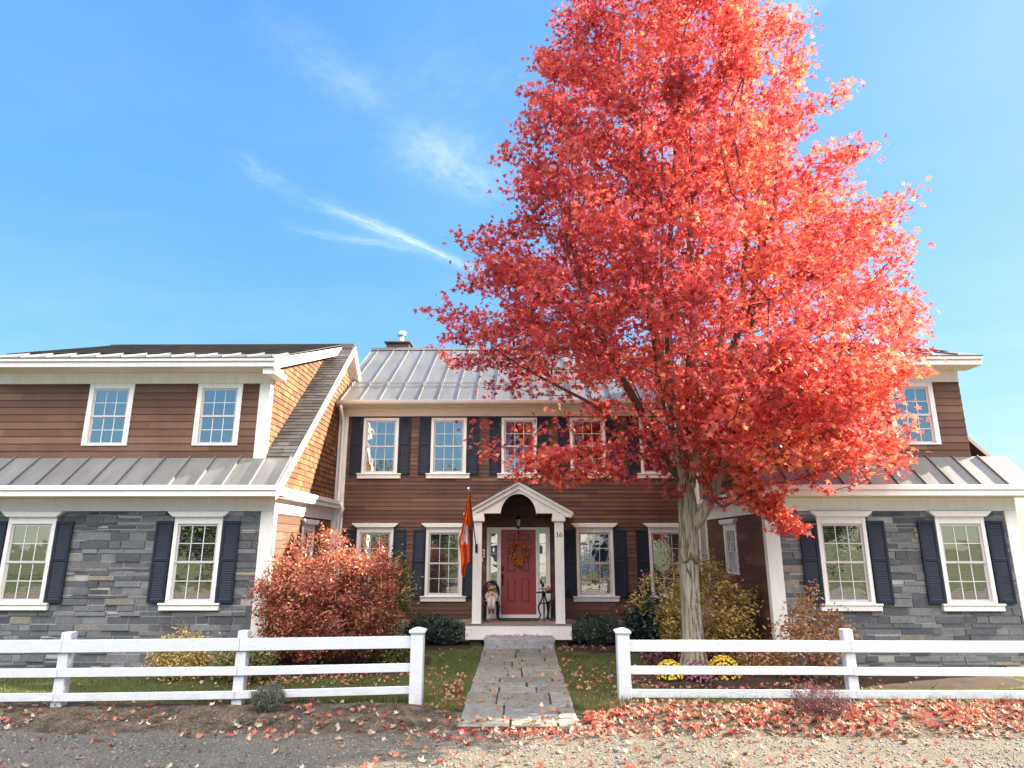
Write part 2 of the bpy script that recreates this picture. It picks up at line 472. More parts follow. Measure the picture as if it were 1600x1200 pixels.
def curtain_mesh(mb, x0, x1, y, z0, z1, tie=0, n=22):
    """wavy cloth; tie>0 gathers the bottom towards x0, <0 towards x1"""
    vs = []; rows = 10
    for j in range(rows + 1):
        v = j / rows; z = z1 + (z0 - z1) * v
        a, b = x0, x1
        if tie > 0: b = x1 + (x0 + (x1 - x0) * .35 - x1) * math.sin(min(v * 1.3, 1) * PI / 2) ** 2
        if tie < 0: a = x0 + (x1 - (x1 - x0) * .35 - x0) * math.sin(min(v * 1.3, 1) * PI / 2) ** 2
        for i in range(n + 1):
            u = i / n
            vs.append((a + (b - a) * u, y + .018 * math.sin(u * 30 + j * .2), z))
    f = [(j * (n + 1) + i, j * (n + 1) + i + 1, (j + 1) * (n + 1) + i + 1, (j + 1) * (n + 1) + i) for j in range(rows) for i in range(n)]
    mb.add(vs, f, .5)

def window(kind, O, S, N, w, z0, z1, header=False, sill=True, curtain=None, blinds=False, label=None, cas=.075, rows=2, shut=None, mt=.014):
    """double hung window; O = wall point at its centre line on the ground, S = along wall, N = outward; opening w x (z0..z1) is the outer casing"""
    O, S, N = Vector(O), Vector(S), Vector(N); T = Vector((0, 0, 1))
    def bx(mb, s0, s1, t0, t1, d0, d1):
        mb.prism([(s0, t0), (s1, t0), (s1, t1), (s0, t1)], O, S, T, N, d0, d1, .5)
    h = w / 2
    fr = MB()
    bx(fr, -h, -h + cas, z0, z1, -.05, .035); bx(fr, h - cas, h, z0, z1, -.05, .035)
    bx(fr, -h + cas, h - cas, z1 - cas, z1, -.05, .033)
    bx(fr, -h + cas, h - cas, z0, z0 + .03, -.05, .033)
    win = fr.build('window', M['white'], house, bevel=.004)
    if label: win['label'] = label
    # sashes
    i0, i1, b0, b1 = -h + cas, h - cas, z0 + .03, z1 - cas
    mid = (b0 + b1) / 2; st = .042
    sa = MB()
    for (t0, t1, d) in ((mid - .02, b1, .004), (b0, mid + .02, -.016)):
        bx(sa, i0, i0 + st, t0, t1, d - .03, d); bx(sa, i1 - st, i1, t0, t1, d - .03, d)
        bx(sa, i0 + st, i1 - st, t0, t0 + st, d - .03, d - .001); bx(sa, i0 + st, i1 - st, t1 - st, t1, d - .03, d - .001)
    sa.build('sash', M['sash'], win, bevel=.002)
    mu = MB(); pa = MB()
    for (t0, t1, d) in ((mid - .02 + st, b1 - st, .004), (b0 + st, mid + .02 - st, -.016)):
        for k in (1, 2):
            s = i0 + st + (i1 - i0 - 2 * st) * k / 3
            bx(mu, s - mt / 2, s + mt / 2, t0, t1, d - .02, d - .004)
        tt = (t0 + t1) / 2
        bx(mu, i0 + st, i1 - st, tt - mt / 2, tt + mt / 2, d - .021, d - .005)
        q = [O + S * a + T * b + N * (d - .014) for a, b in ((i0 + st, t0), (i1 - st, t0), (i1 - st, t1), (i0 + st, t1))]
        pa.add(q, [(0, 1, 2, 3) if S.cross(T).dot(N) > 0 else (3, 2, 1, 0)], .5)
    mu.build('glazing_bars', M['muntin'], win)
    pa.build('pane', M['glass'], win)
    if sill:
        sl = MB(); bx(sl, -h - .10, h + .10, z0 - .13, z0, -.02, .06); bx(sl, -h - .115, h + .115, z0 - .03, z0 + .004, -.01, .085)
        sl.build('sill', M['white'], win, bevel=.004)
    if header:
        hd = MB()
        bx(hd, -h, h, z1, z1 + .06, -.02, .038)
        prof = [(h + .02, z1 + .06), (h + .12, z1 + .14), (h + .13, z1 + .165), (-h - .13, z1 + .165), (-h - .12, z1 + .14), (-h - .02, z1 + .06)]
        hd.prism(prof, O, S, T, N, -.02, .10, .5)
        hd.build('header', M['white'], win, bevel=.004)
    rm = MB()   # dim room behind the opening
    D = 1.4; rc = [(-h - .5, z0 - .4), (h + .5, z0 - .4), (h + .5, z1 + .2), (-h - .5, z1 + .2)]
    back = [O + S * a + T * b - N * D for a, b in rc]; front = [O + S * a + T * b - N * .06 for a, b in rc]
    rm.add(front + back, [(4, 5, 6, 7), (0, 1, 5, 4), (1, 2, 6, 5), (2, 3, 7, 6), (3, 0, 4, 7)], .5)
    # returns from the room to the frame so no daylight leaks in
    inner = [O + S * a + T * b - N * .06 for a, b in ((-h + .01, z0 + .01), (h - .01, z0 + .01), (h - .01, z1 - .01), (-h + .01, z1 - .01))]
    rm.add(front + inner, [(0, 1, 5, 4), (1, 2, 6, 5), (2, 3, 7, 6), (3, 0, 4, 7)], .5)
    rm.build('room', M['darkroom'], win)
    if blinds:
        bl = MB(); t = b0 + .03
        while t < b1 - .02:
            p = [O + S * a + T * (t + dt) - N * dn for a, dt, dn in ((i0 + .02, 0, .085), (i1 - .02, 0, .085), (i1 - .02, .032, .11), (i0 + .02, .032, .11))]
            bl.add(p, [(0, 1, 2, 3)], .5); t += .05
        bl.build('blind', M['blind'], win)
    if curtain:
        cu = MB()
        for (a, b, tie) in curtain:
            x0, x1 = i0 + (i1 - i0) * a, i0 + (i1 - i0) * b
            tmp = MB(); curtain_mesh(tmp, x0, x1, 0.16, b0, b1, tie)
            cu.add([O + S * x + T * z - N * y for x, y, z in tmp.v], tmp.f, .5)
        cu.build('curtain', M['curtain'], win)
    return win

def shutter(O, S, N, s0, s1, z0, z1):
    O, S, N = Vector(O), Vector(S), Vector(N); T = Vector((0, 0, 1)); mb = MB()
    def bx(a0, a1, t0, t1, d0, d1): mb.prism([(a0, t0), (a1, t0), (a1, t1), (a0, t1)], O, S, T, N, d0, d1, .5)
    st = .05; mid = z0 + (z1 - z0) * .52
    bx(s0, s0 + st, z0, z1, .008, .042); bx(s1 - st, s1, z0, z1, .008, .042)
    for t0, t1 in ((z0, z0 + .07), (mid - .03, mid + .03), (z1 - .06, z1)): bx(s0 + st, s1 - st, t0, t1, .008, .040)
    for t0, t1 in ((z0 + .07, mid - .03), (mid + .03, z1 - .06)):
        n = max(1, int((t1 - t0) / .042)); dh = (t1 - t0) / n
        for k in range(n):
            a = t0 + dh * k
            q = [O + S * x + T * z + N * d for x, z, d in ((s0 + st, a, .036), (s1 - st, a, .036), (s1 - st, a + dh * 1.1, .016), (s0 + st, a + dh * 1.1, .016))]
            mb.add(q, [(0, 1, 2, 3), (3, 2, 1, 0)][:1], .5)
            q2 = [O + S * x + T * z + N * d for x, z, d in ((s0 + st, a, .036), (s1 - st, a, .036), (s1 - st, a, .012), (s0 + st, a, .012))]
            mb.add(q2, [(0, 3, 2, 1)], .5)
    return mb.build('shutter', M['navy'], house, bevel=.003)

X_, Z_ = Vector((1, 0, 0)), Vector((0, 0, 1))
NF = Vector((0, -1, 0))
UPX = [-3.69, -1.86, 0.03, 1.86, 3.72]
LOX = [-3.71, -1.91, 1.965, 3.83]
WW = .95
UZ = (4.11, 5.61); LZ = (1.02, 2.66)
holes = []
for x in UPX: holes.append((x - WW / 2 + .02, x + WW / 2 - .02, UZ[0], UZ[1] - .02))
for x in LOX: holes.append((x - WW / 2 + .02, x + WW / 2 - .02, LZ[0], LZ[1] - .02))
holes.append((-.80, .80, .40, 2.69))
mb = MB()
courses(mb, (0, HY, 0), X_, Z_, NF, [(-4.85, .47), (4.85, .47), (4.85, 5.66), (-4.85, 5.66)], holes, .1075, (1.1, 3.2), .017, .003)
# solid wall just behind the boards, cut around the openings, so that daylight stays out
wrects = [(-4.85, 4.85, .0, 6.0)]
for h_ in holes: wrects = minus(wrects, h_)
for r in wrects:
    mb.box(r[0], r[1], HY + .006, HY + .10, r[2], r[3], .3)
mb.build('wall', M['siding'], house)
mb = MB(); mb.box(-4.84, 4.84, HY - .012, HY + .004, -.1, .466); mb.build('foundation', M['concrete'], house)
# back and end walls
mb = MB(); mb.box(-4.85, 4.85, 24.9, 25.0, 0, 6.0)
for s in (-1, 1):
    mb.prism([(17.2, 0), (24.9, 0), (24.9, 6.0), (21, 8.55), (17.2, 6.1)], (0, 0, 0), (0, 1, 0), Z_, (1, 0, 0), s * 4.84, s * 4.74)
mb.build('rear_walls', M['brown'], house)
# corner boards, frieze, soffit
for s in (-1, 1):
    mb = MB(); mb.box(s * 4.83, s * 4.58, HY - .045, HY + .01, .40, 5.65)
    mb.build('corner_board', M['white'], house, bevel=.005)
mb = MB(); mb.box(-4.84, 4.84, HY - .055, HY + .01, 5.652, 5.86); mb.box(-4.84, 4.84, HY - .075, HY + .0, 5.80, 5.862)
mb.build('frieze', M['cream'], house, bevel=.004)
mb = MB(); mb.box(-4.86, 4.86, 16.76, HY - .0, 5.864, 5.90); mb.build('soffit', M['cream'], house)
# roof: two metal slopes with standing seams
EY, EZ, RY, RZ = 16.70, 6.02, 21.0, 8.75
sl = Vector((0, RY - EY, RZ - EZ)); L = sl.length; sd = sl / L; rn = Vector((0, -sd.z, sd.y))
mb = MB()
quadsheet(mb, [(-4.97, EY, EZ), (4.97, EY, EZ), (4.97, RY, RZ), (-4.97, RY, RZ)], .05)
quadsheet(mb, [(-4.97, RY, RZ), (4.97, RY, RZ), (4.97, 25.3, 6.02), (-4.97, 25.3, 6.02)], .05)
xs = [-4.96] + [-4.72 + .515 * k for k in range(19)] + [4.96]
for x in xs:
    O = Vector((x, EY, EZ)) - sd * .01
    mb.prism([(-.010, -.01), (.010, -.01), (.007, .034), (-.007, .034)], O, X_, rn, sd, 0, L, .5)
    O2 = Vector((x, RY, RZ)); sd2 = Vector((0, 4.3, -2.73)).normalized(); rn2 = Vector((0, -sd2.z, sd2.y))
    mb.prism([(-.010, -.01), (.010, -.01), (.007, .034), (-.007, .034)], O2, X_, rn2, sd2, 0, L, .5)
roof = mb.build('roof', M['metal'], house)
mb = MB(); mb.prism([(-.16, -.075), (0, .055), (.16, -.075), (.16, -.06), (0, .07), (-.16, -.06)][::-1], (0, RY, RZ), (0, 1, 0), Z_, X_, -4.98, 4.98)
mb.build('ridge_cap', M['metal'], roof)
mb = MB()
gO = Vector((0, 17.66, 0)); gz_ = EZ + (17.66 - EY) * (RZ - EZ) / (RY - EY)
for dz, dd in ((.055, 0), (.10, .05)):
    mb.tube([(-4.55, 17.66 + dd, gz_ + dz + .03), (4.6, 17.66 + dd, gz_ + dz + .03)], .009, 8)
for x in xs[1:-1]:
    mb.prism([(-.02, 0), (.07, 0), (.09, .10), (.03, .12)], (x, 17.64, gz_), (0, 1, .64), Z_, X_, -.022, .022)
mb.build('snow_guard', M['guard'], house)
# gutter and downspouts
mb = MB()
prof = [(0, 0), (.10, 0), (.125, .05), (.125, .12), (.115, .13), (.105, .12), (.105, .06), (.09, .02), (.01, .02), (0, .12), (-.01, .12)]
mb.prism(prof, (0, 16.755, 5.885), (0, -1, 0), Z_, X_, -4.86, 4.86)
mb.build('gutter', M['gutter'], house, bevel=.003)
for s in (-1, 1):
    mb = MB(); x = s * 4.70
    mb.tube([(x, 16.70, 5.90), (x, 16.70, 5.78), (x, 16.98, 5.55), (x, 17.0, 5.45), (x, 17.0, 3.46), (s * 4.685, 16.97, 3.38), (s * 4.58, 16.90, 3.30), (s * 4.55, 16.90, 3.16), (s * 4.60, 16.97, 3.06), (s * 4.66, 17.0, 2.98), (s * 4.66, 17.0, .2), (s * 4.62, 16.85, .08)], .045, 12)
    mb.build('downspout', M['white'], house, smooth=True)

# chimney (sub-part of the roof)
mb = MB(); courses(mb, (-4.14, 21.12, 0), X_, Z_, NF, [(-.38, 7.9), (.38, 7.9), (.38, 9.02), (-.38, 9.02)], [], .075, (.2, .22), .006, .006, .012, sides=True)
courses(mb, (-3.76, 21.12, 0), (0, 1, 0), Z_, (1, 0, 0), [(0, 7.9), (.7, 7.9), (.7, 9.02), (0, 9.02)], [], .075, (.2, .22), .006, .006, .012, sides=True)
mb.box(-4.52, -3.76, 21.12, 21.82, 7.6, 9.02, .1)
mb.build('chimney', M['brick'], roof)
mb = MB(); mb.box(-4.60, -3.68, 21.04, 21.9, 9.022, 9.075); mb.build('chimney_cap', M['capmetal'], roof, bevel=.008)
mb = MB(); mb.lathe([(.085, 0), (.085, .30), (.15, .30), (.155, .34), (.155, .44), (.13, .47), (.0, .475)], (-4.08, 21.45, 9.075), 20)
mb.build('flue', M['steel'], roof)

# main windows and shutters
cur = [[(.0, .34, 1)], [(.62, 1.0, -1)], [(0, .3, 1), (.7, 1, -1)], [(0, .3, 1)], [(.65, 1, -1)]]
for i, x in enumerate(UPX):
    window('u', (x, HY, 0), X_, NF, WW, *UZ, curtain=cur[i])
    for s in (-1, 1):
        a, b = sorted((x + s * (WW / 2 + .025), x + s * (WW / 2 + .325)))
        shutter((0, HY - .008, 0), X_, NF, a, b, UZ[0] - .03, UZ[1] + .025)
for i, x in enumerate(LOX):
    cu = [(0, .42, 0)] if i == 0 else ([(.10, .40, 1), (.45, .78, -1)] if i == 2 else None)
    window('l', (x, HY, 0), X_, NF, WW, *LZ, header=True, blinds=(i in (1, 2, 3)), curtain=cu)
    for s in (-1, 1):
        if i == 1 and s == 1 or i == 2 and s == -1:
            a, b = sorted((x + s * (WW / 2 + .02), x + s * (WW / 2 + .32)))
        else:
            a, b = sorted((x + s * (WW / 2 + .02), x + s * (WW / 2 + .33)))
        shutter((0, HY - .008, 0), X_, NF, a, b, LZ[0] - .04, LZ[1] + .0)

# ---- entrance: door, sidelights
mb = MB()
for s in (-1, 1):
    mb.box(s * .81, s * .745, HY - .05, HY + .10, .46, 2.72)          # outer casing
    mb.box(s * .505, s * .448, HY - .042, HY + .10, .58, 2.66)         # mullion
    mb.box(s * .745, s * .505, HY - .02, HY + .06, .585, .70)
    mb.box(s * .745, s * .505, HY - .012, HY + .06, .70, 1.24)
    mb.box(s * .745, s * .505, HY - .02, HY + .06, 1.24, 1.30)
    mb.box(s * .745, s * .505, HY - .02, HY + .06, 2.56, 2.66)
    mb.box(s * .745, s * .705, HY - .02, HY + .06, 1.30, 2.56); mb.box(s * .545, s * .505, HY - .02, HY + .06, 1.30, 2.56)
mb.box(-.745, .745, HY - .048, HY + .10, 2.66, 2.718)
mb.box(-.745, .745, HY - .07, HY + .10, .462, .58)
ent = mb.build('door_frame', M['white'], house, bevel=.004)
mb = MB(); pa = MB()
for s in (-1, 1):
    for k in range(1, 5):
        z = 1.30 + 1.26 * k / 5; mb.box(s * .705, s * .545, HY - .008, HY + .02, z - .007, z + .007)
    pa = MB(); x0, x1 = sorted((s * .705, s * .545)); pa.add([(x0, HY + .006, 1.30), (x1, HY + .006, 1.30), (x1, HY + .006, 2.56), (x0, HY + .006, 2.56)], [(0, 1, 2, 3)], .5)
    pa.build('sidelight_pane', M['glass'], ent)
mb.build('glazing_bars', M['muntin'], ent)
for s in (-1, 1):
    mb = MB(); x0, x1 = sorted((s * .735, s * .515)); mb.box(x0, x1, HY + .12, HY + .14, 1.25, 2.6)
    mb.build('sidelight_curtain', M['curtain'], ent)
# door leaf with six recessed panels
DX0, DX1, DZ0, DZ1 = -.445, .445, .585, 2.658
def dz(y): return DZ1 - (y - 122) / (990 - 122) * (DZ1 - DZ0)
def dx(x): return DX0 + (x - 293) / (657 - 293) * (DX1 - DX0)
pan = [(dx(a), dx(b), dz(d), dz(c)) for a, b in ((355, 448), (500, 595)) for c, d in ((166, 244), (300, 566), (634, 872))]
mb = MB(); rects = [(DX0, DX1, DZ0, DZ1)]
for q in pan: rects = minus(rects, q)
for r in rects: mb.box(r[0], r[1], HY - .012, HY + .04, r[2], r[3], .5)
doorl = mb.build('door', M['door'], house)
mb = MB()
for (a, b, c, d) in pan:
    mb.box(a, b, HY + .006, HY + .03, c, d, .5)
mb.build('panel_groove', M['darkred'], doorl)
mb = MB()
for (a, b, c, d) in pan:
    e = .028; o = .05
    v = [(a + e, HY + .005, c + e), (b - e, HY + .005, c + e), (b - e, HY + .005, d - e), (a + e, HY + .005, d - e), (a + o, HY - .008, c + o), (b - o, HY - .008, c + o), (b - o, HY - .008, d - o), (a + o, HY - .008, d - o)]
    mb.add(v, [(4, 5, 6, 7), (0, 1, 5, 4), (1, 2, 6, 5), (2, 3, 7, 6), (3, 0, 4, 7)], .5)
mb.build('door_panel', M['door'], doorl)
mb = MB(); hx = -.405
mb.box(hx - .028, hx + .028, HY - .024, HY - .011, 1.63, 1.75); mb.ball((hx, HY - .035, 1.69), .026)
mb.box(hx - .024, hx + .024, HY - .024, HY - .011, 1.46, 1.56)
mb.tube([(hx, HY - .02, 1.52), (hx + .0, HY - .065, 1.50), (hx, HY - .07, 1.40), (hx, HY - .055, 1.29), (hx, HY - .02, 1.27)], .014, 8)
mb.build('handle', M['bronze'], doorl, smooth=False)
mb = MB(); mb.ball((.0, HY - .03, 2.585), .028); mb.tube([(0, HY - .02, 2.585), (0, HY - .02, 2.35)], .007, 6); mb.build('wreath_hook', M['bronze'], doorl)

# ---- portico
PY = 15.90
por = None
mb = MB()
quadsheet(mb, [(-1.24, PY - .02, .49), (1.24, PY - .02, .49), (1.24, HY - .072, .49), (-1.24, HY - .072, .49)], .028)
for k in range(1, 9):   # board joints as slim raised battens of the same deck
    y = PY + k * .125; mb.box(-1.238, 1.238, y, y + .115, .485, .4925 + .001 * (k % 2))
deck = mb.build('porch_deck', M['deck'], house)
mb = MB(); mb.box(-1.24, 1.24, PY, PY + .04, .142, .461); mb.box(-1.24, -1.2, PY + .04, HY - .02, .142, .461); mb.box(1.2, 1.24, PY + .04, HY - .02, .142, .461)
mb.build('porch_skirt', M['white'], house, bevel=.005)
mb = MB()
for s in (-1, 1): mb.box(s * 1.15, s * .86, PY + .12, PY + .5, -.05, .45)
mb.box(-1.15, 1.15, PY + .55, HY - .02, -.05, .44)
mb.build('porch_pier', M['brick'], house)
for s in (-1, 1):
    mb = MB(); c = s * .985
    mb.box(c - .107, c + .107, PY, PY + .21, .4935, 2.83)
    mb.box(c - .117, c + .117, PY - .012, PY + .222, .4935, .515)
    col = mb.build('column', M['white'], house, bevel=.006)
    if s == 1:
        # digits 1 and 6 with serifs
        nm = MB(); P = PY - .006
        def pol(pl, ox, oz, k): nm.prism([(ox + a * k, oz + b * k) for a, b in pl], (0, P, 0), X_, Z_, (0, 1, 0), 0, .007)
        k = .115; oz = 2.46; ox = .905
        pol([(.10, 0), (.52, 0), (.52, .07), (.40, .09), (.40, 1), (.33, 1), (.08, .86), (.10, .82), (.24, .86), (.24, .09), (.10, .07)], ox, oz, k)
        ox += .075; n = 20
        for q in range(n):
            a0, a1 = 2 * PI * q / n, 2 * PI * (q + 1) / n
            def e(a, r1, r2): return (.34 + r1 * math.cos(a), .32 + r2 * math.sin(a))
            t0 = .10 if math.cos((a0 + a1) / 2) > -9 else .1
            pol([e(a0, .32, .33), e(a1, .32, .33), e(a1, .17, .27), e(a0, .17, .27)], ox, oz, k)
        arc = [(.03, .34, .18), (.05, .55, .17), (.14, .77, .15), (.30, .92, .12), (.50, 1.0, .08)]
        for (x0, z0, w0), (x1, z1, w1) in zip(arc[:-1], arc[1:]):
            pol([(x0, z0), (x0 + w0, z0), (x1 + w1, z1 - .05), (x1, z1)], ox, oz, k)
        nm.build('house_number', M['black'], col)
for s in (-1, 1):
    c = s * .975; mb = MB()
    mb.box(c - .16, c + .16, PY - .06, PY + .27, 2.832, 2.925); mb.box(c - .145, c + .145, PY - .045, PY + .255, 2.925, 3.02)
    mb.box(c - .10, c + .10, PY + .275, HY - .02, 2.84, 3.02)
    mb.build('porch_beam', M['white'], house, bevel=.006)
# tympanum with arch
mb = MB(); arc = [(.435 * math.cos(a), 2.97 + .52 * math.sin(a)) for a in [PI * k / 24 for k in range(25)]]
top = lambda x: 3.70 - .555 * abs(x)
def strip(x0, z0a, x1, z1a, y0, y1):
    v = [(x0, y0, z0a), (x1, y0, z1a), (x1, y0, top(x1)), (x0, y0, top(x0)), (x0, y1, z0a), (x1, y1, z1a), (x1, y1, top(x1)), (x0, y1, top(x0))]
    mb.add(v, [(0, 1, 2, 3), (7, 6, 5, 4), (0, 4, 5, 1)], .5)
for s in (-1, 1):
    seq = [(-1.10, 3.022), (-.435, 3.022)]
    if s == 1: seq = [(.435, 3.022), (1.10, 3.022)]
    strip(seq[0][0], seq[0][1], seq[1][0], seq[1][1], PY, PY + .08)
arcs = arc[::-1]
for (x0, z0), (x1, z1) in zip(arcs[:-1], arcs[1:]): strip(x0, z0, x1, z1, PY, PY + .08)
tym = mb.build('gable_front', M['white'], house)
mb = MB(); n = 24; vs = []
for (x, z) in arc: vs += [(x * 1.02, PY + .08, z), (x * 1.02, HY, z)]
mb.add(vs, [(2 * i, 2 * i + 1, 2 * i + 3, 2 * i + 2) for i in range(n)], .5)
mb.build('vault', M['brown'], house, smooth=True)
mb = MB()
for s in (-1, 1): mb.box(s * .44, s * .88, PY + .08, HY, 3.022, 3.05)
mb.build('porch_ceiling', M['brown'], house)
mb = MB()
for s in (-1, 1):
    # rake boards, stepped, with the thin roof edge above
    for (o0, o1, y0, y1) in ((-.115, .0, PY - .05, PY + .0), (-.0, .075, PY - .10, HY - .02)):
        pl = [(0, 3.715 + o0), (0, 3.715 + o1), (s * 1.33, 3.715 - .555 * 1.33 + o1), (s * 1.33, 3.715 - .555 * 1.33 + o0)]
        if o0 < 0: pl = [(0, 3.715 + o0), (0, 3.715 + o1 - .002), (s * 1.26, 3.715 - .555 * 1.26 + o1 - .002), (s * 1.26, 3.715 - .555 * 1.26 + o0)]
        mb.prism(pl, (0, 0, 0), X_, Z_, (0, 1, 0), y0, y1)
    x0, x1 = sorted((s * 1.13, s * 1.30)); mb.box(x0, x1, PY - .07, PY + .3, 2.93, 3.0)
rk = mb.build('porch_rake', M['white'], house, bevel=.004)
mb = MB()
for s in (-1, 1):
    mb.prism([(0, 3.793), (0, 3.818), (s * 1.36, 3.818 - .555 * 1.36), (s * 1.36, 3.793 - .555 * 1.36)], (0, 0, 0), X_, Z_, (0, 1, 0), PY - .13, HY - .02)
mb.build('porch_roof', M['asphalt'], house)
mb = MB(); mb.box(-.94, -.905, HY - .03, HY - .004, 1.86, 1.95); mb.build('doorbell', M['white'], house, bevel=.004)

# ---- the two wings
def wing(s):
    DXs = s * (5.26 if s < 0 else 7.05); XW = 4.85 * s; XO = (11.6 if s < 0 else 9.75) * s; XE = 4.65 * s
    sx = Vector((s, 0, 0)); inN = Vector((-s, 0, 0))
    fY, eY, eZ, rY, rZ = 12.95, 12.50, 3.42, 17.40, 7.74
    k = (rZ - eZ) / (rY - eY)
    P = house
    xa, xb = sorted((XW, XO))
    side = 'west' if s < 0 else 'east'
    # lower side wall, clapboard with a narrow window
    mb = MB(); wy, ww = 15.12, .86
    hole = (wy - ww / 2 + .02, wy + ww / 2 - .02, 1.66, 2.66)
    courses(mb, (XW, 0, 0), (0, 1, 0), Z_, inN, [(12.95, .40), (17.1, .40), (17.1, 2.95), (12.95, 2.95)], [hole], .165, (1.2, 3.0), .018, .003)
    for r in minus([(12.95, 17.1, -.1, 3.4)], hole):
        x0, x1 = sorted((XW + s * .006, XW + s * .1)); mb.box(x0, x1, r[0], r[1], r[2], r[3], .3)
    mb.build('side_wall', M['siding'], P)
    window('s', (XW, wy, 0), (0, 1, 0), inN, ww, 1.64, 2.68, header=True, sill=False, cas=.09)
    # upper gable, shingled
    mb = MB()
    gz0 = 3.42
    courses(mb, (XW, 0, 0), (0, 1, 0), Z_, inN, [(12.62, gz0), (21.6, gz0), (rY, rZ - .05)], [], .125, (.09, .21), .020, .003, .009, tj=.008)
    mb.prism([(12.7, gz0 - .1), (21.6, gz0 - .1), (rY, rZ - .10)], (XW, 0, 0), (0, 1, 0), Z_, sx, .008, .1, .2)
    mb.build('gable_wall', M['shingle'], P)
    # white belt, frieze, corner boards
    mb = MB()
    x0, x1 = sorted((XW, XE))
    mb.box(x0, x1, 12.5, 17.0, 3.185, 3.36)
    x2, x3 = sorted((XW, XE - s * .03)); mb.box(x2, x3, 12.47, 17.0, 3.29, 3.385)
    mb.add([(XE - s * .03, 12.47, 3.385), (XE - s * .03, 17.0, 3.385), (XW - s * .0, 17.0, 3.44), (XW - s * .0, 12.47, 3.44)], [(0, 1, 2, 3)], .5)
    mb.build('belt_course', M['white'], P, bevel=.004)
    mb = MB()
    x0, x1 = sorted((XW - s * .03, XW)); mb.box(x0, x1, 12.925, 17.05, 2.90, 3.184)
    mb.box(x0 - .0, x1, 16.93, 17.05, .3, 2.90)
    x0, x1 = sorted((XW - s * .032, XW)); mb.box(x0, x1, 12.925, 13.06, -.05, 2.899)
    x0, x1 = sorted((XW - s * .031, XW + s * .24)); mb.box(x0, x1, 12.91, 12.949, -.05, 2.93)
    x0, x1 = sorted((XW - s * .031, XO)); mb.box(x0, x1, 12.905, 12.949, 2.932, 3.184)
    x0, x1 = sorted((XO, XO - s * .24)); mb.box(x0, x1, 12.91, 12.949, -.05, 2.93)
    mb.build('trim_boards', M['white'], P, bevel=.004)
    # eave: soffit + fascia / gutter
    mb = MB(); x0, x1 = sorted((XE, XO + s * .2))
    mb.box(x0, x1, 12.505, 12.95, 3.186, 3.22); mb.build('eave_soffit', M['cream'], P)
    mb = MB(); mb.box(x0, x1, 12.44, 12.504, 3.19, 3.30); mb.box(x0, x1, 12.41, 12.504, 3.302, 3.40)
    mb.build('eave_fascia', M['white'], P, bevel=.006)
    # stone front
    mb = MB()
    wc, wz0, wz1 = 6.30, 1.20, 2.76
    cs = [wc, 9.6 if s < 0 else 8.6]; XS = XO - s * .24
    hs = []
    for c in cs: a, b = sorted((s * (c - WW / 2 + .02), s * (c + WW / 2 - .02))); hs.append((a, b, wz0, wz1 - .02))
    courses(mb, (0, fY, 0), X_, Z_, NF, [(min(s * 5.09, XS), -.05), (max(s * 5.09, XS), -.05), (max(s * 5.09, XS), 2.93), (min(s * 5.09, XS), 2.93)], hs, .105, (.16, .62), .016, .014, .015, sides=True, hj=.5, jit=.018)
    mb.build('stone_wall', M['veneer'], P, bevel=.005)
    mb = MB(); rs = [(xa, xb, -.1, 3.2)]
    for h_ in hs: rs = minus(rs, h_)
    for r in rs: mb.box(r[0], r[1], fY + .002, fY + .1, r[2], r[3])
    mb.build('mortar_wall', M['concrete'], P)
    for c in cs:
        window('w', (s * c, fY - .02, 0), X_, NF, WW, wz0, wz1, header=True, blinds=True)
        for q in (-1, 1):
            a, b = sorted((s * c + q * (WW / 2 + .02), s * c + q * (WW / 2 + .35)))
            shutter((0, fY - .03, 0), X_, NF, a, b, wz0, wz1 - .02)
    # roof planes
    sdv = Vector((0, rY - eY, rZ - eZ)); Ls = sdv.length; sdv /= Ls; nn = Vector((0, -sdv.z, sdv.y))
    mb = MB(); dY = 13.2; dZ = eZ + k * (dY - eY)
    quadsheet(mb, [(x0, eY - .06, eZ - .055), (x1, eY - .06, eZ - .055), (x1, dY, dZ), (x0, dY, dZ)], .03)
    xx = XE + s * .03
    while abs(xx) < abs(XO):
        mb.prism([(-.014, -.005), (.014, -.005), (.010, .042), (-.010, .042)], (xx, eY - .05, eZ - .046), X_, nn, sdv, 0, 1.0)
        xx += s * .52
    mb.build('skirt_roof', M['metal'], P)
    mb = MB(); Lr = (rY - dY) / sdv.y; st = 0
    # shingled strip beside the dormer (and the back slope)
    a, b = sorted((XE, DXs + s * .04)); courses(mb, (0, dY, dZ), X_, sdv, nn, [(a, 0), (b, 0), (b, Lr), (a, Lr)], [], .14, (.20, .40), .011, .003, .005, base=.012, tj=.012)
    a2, b2 = sorted((XE, XO))
    quadsheet(mb, [(a, dY, dZ), (b, dY, dZ), (b, rY, rZ), (a, rY, rZ)], .03, .2)
    quadsheet(mb, [(a2, rY, rZ), (b2, rY, rZ), (b2, 22.3, rZ - k * 4.9), (a2, 22.3, rZ - k * 4.9)], .03, .3)
    mb.build('shingle_roof', M['asphalt'], P)
    # rake boards on the gable
    mb = MB()
    pk = rZ - .02
    def rakebox(y0, z0, y1, z1, lo, hi, xA, xB):
        mb.prism([(y0, z0 + lo), (y1, z1 + lo), (y1, z1 + hi), (y0, z0 + hi)], (0, 0, 0), (0, 1, 0), Z_, (1, 0, 0), min(xA, xB), max(xA, xB))
    rakebox(12.42, eZ - .07, rY, pk, -.23, .0, XE, XE - s * .035)
    rakebox(rY, pk, 18.95, pk - k * 1.55, -.23, .0, XE, XE - s * .035)
    rakebox(12.42, eZ - .07, rY, pk, -.04, .015, XE - s * .036, XE - s * .055)
    rakebox(rY, pk, 18.95, pk - k * 1.55, -.04, .015, XE - s * .036, XE - s * .055)
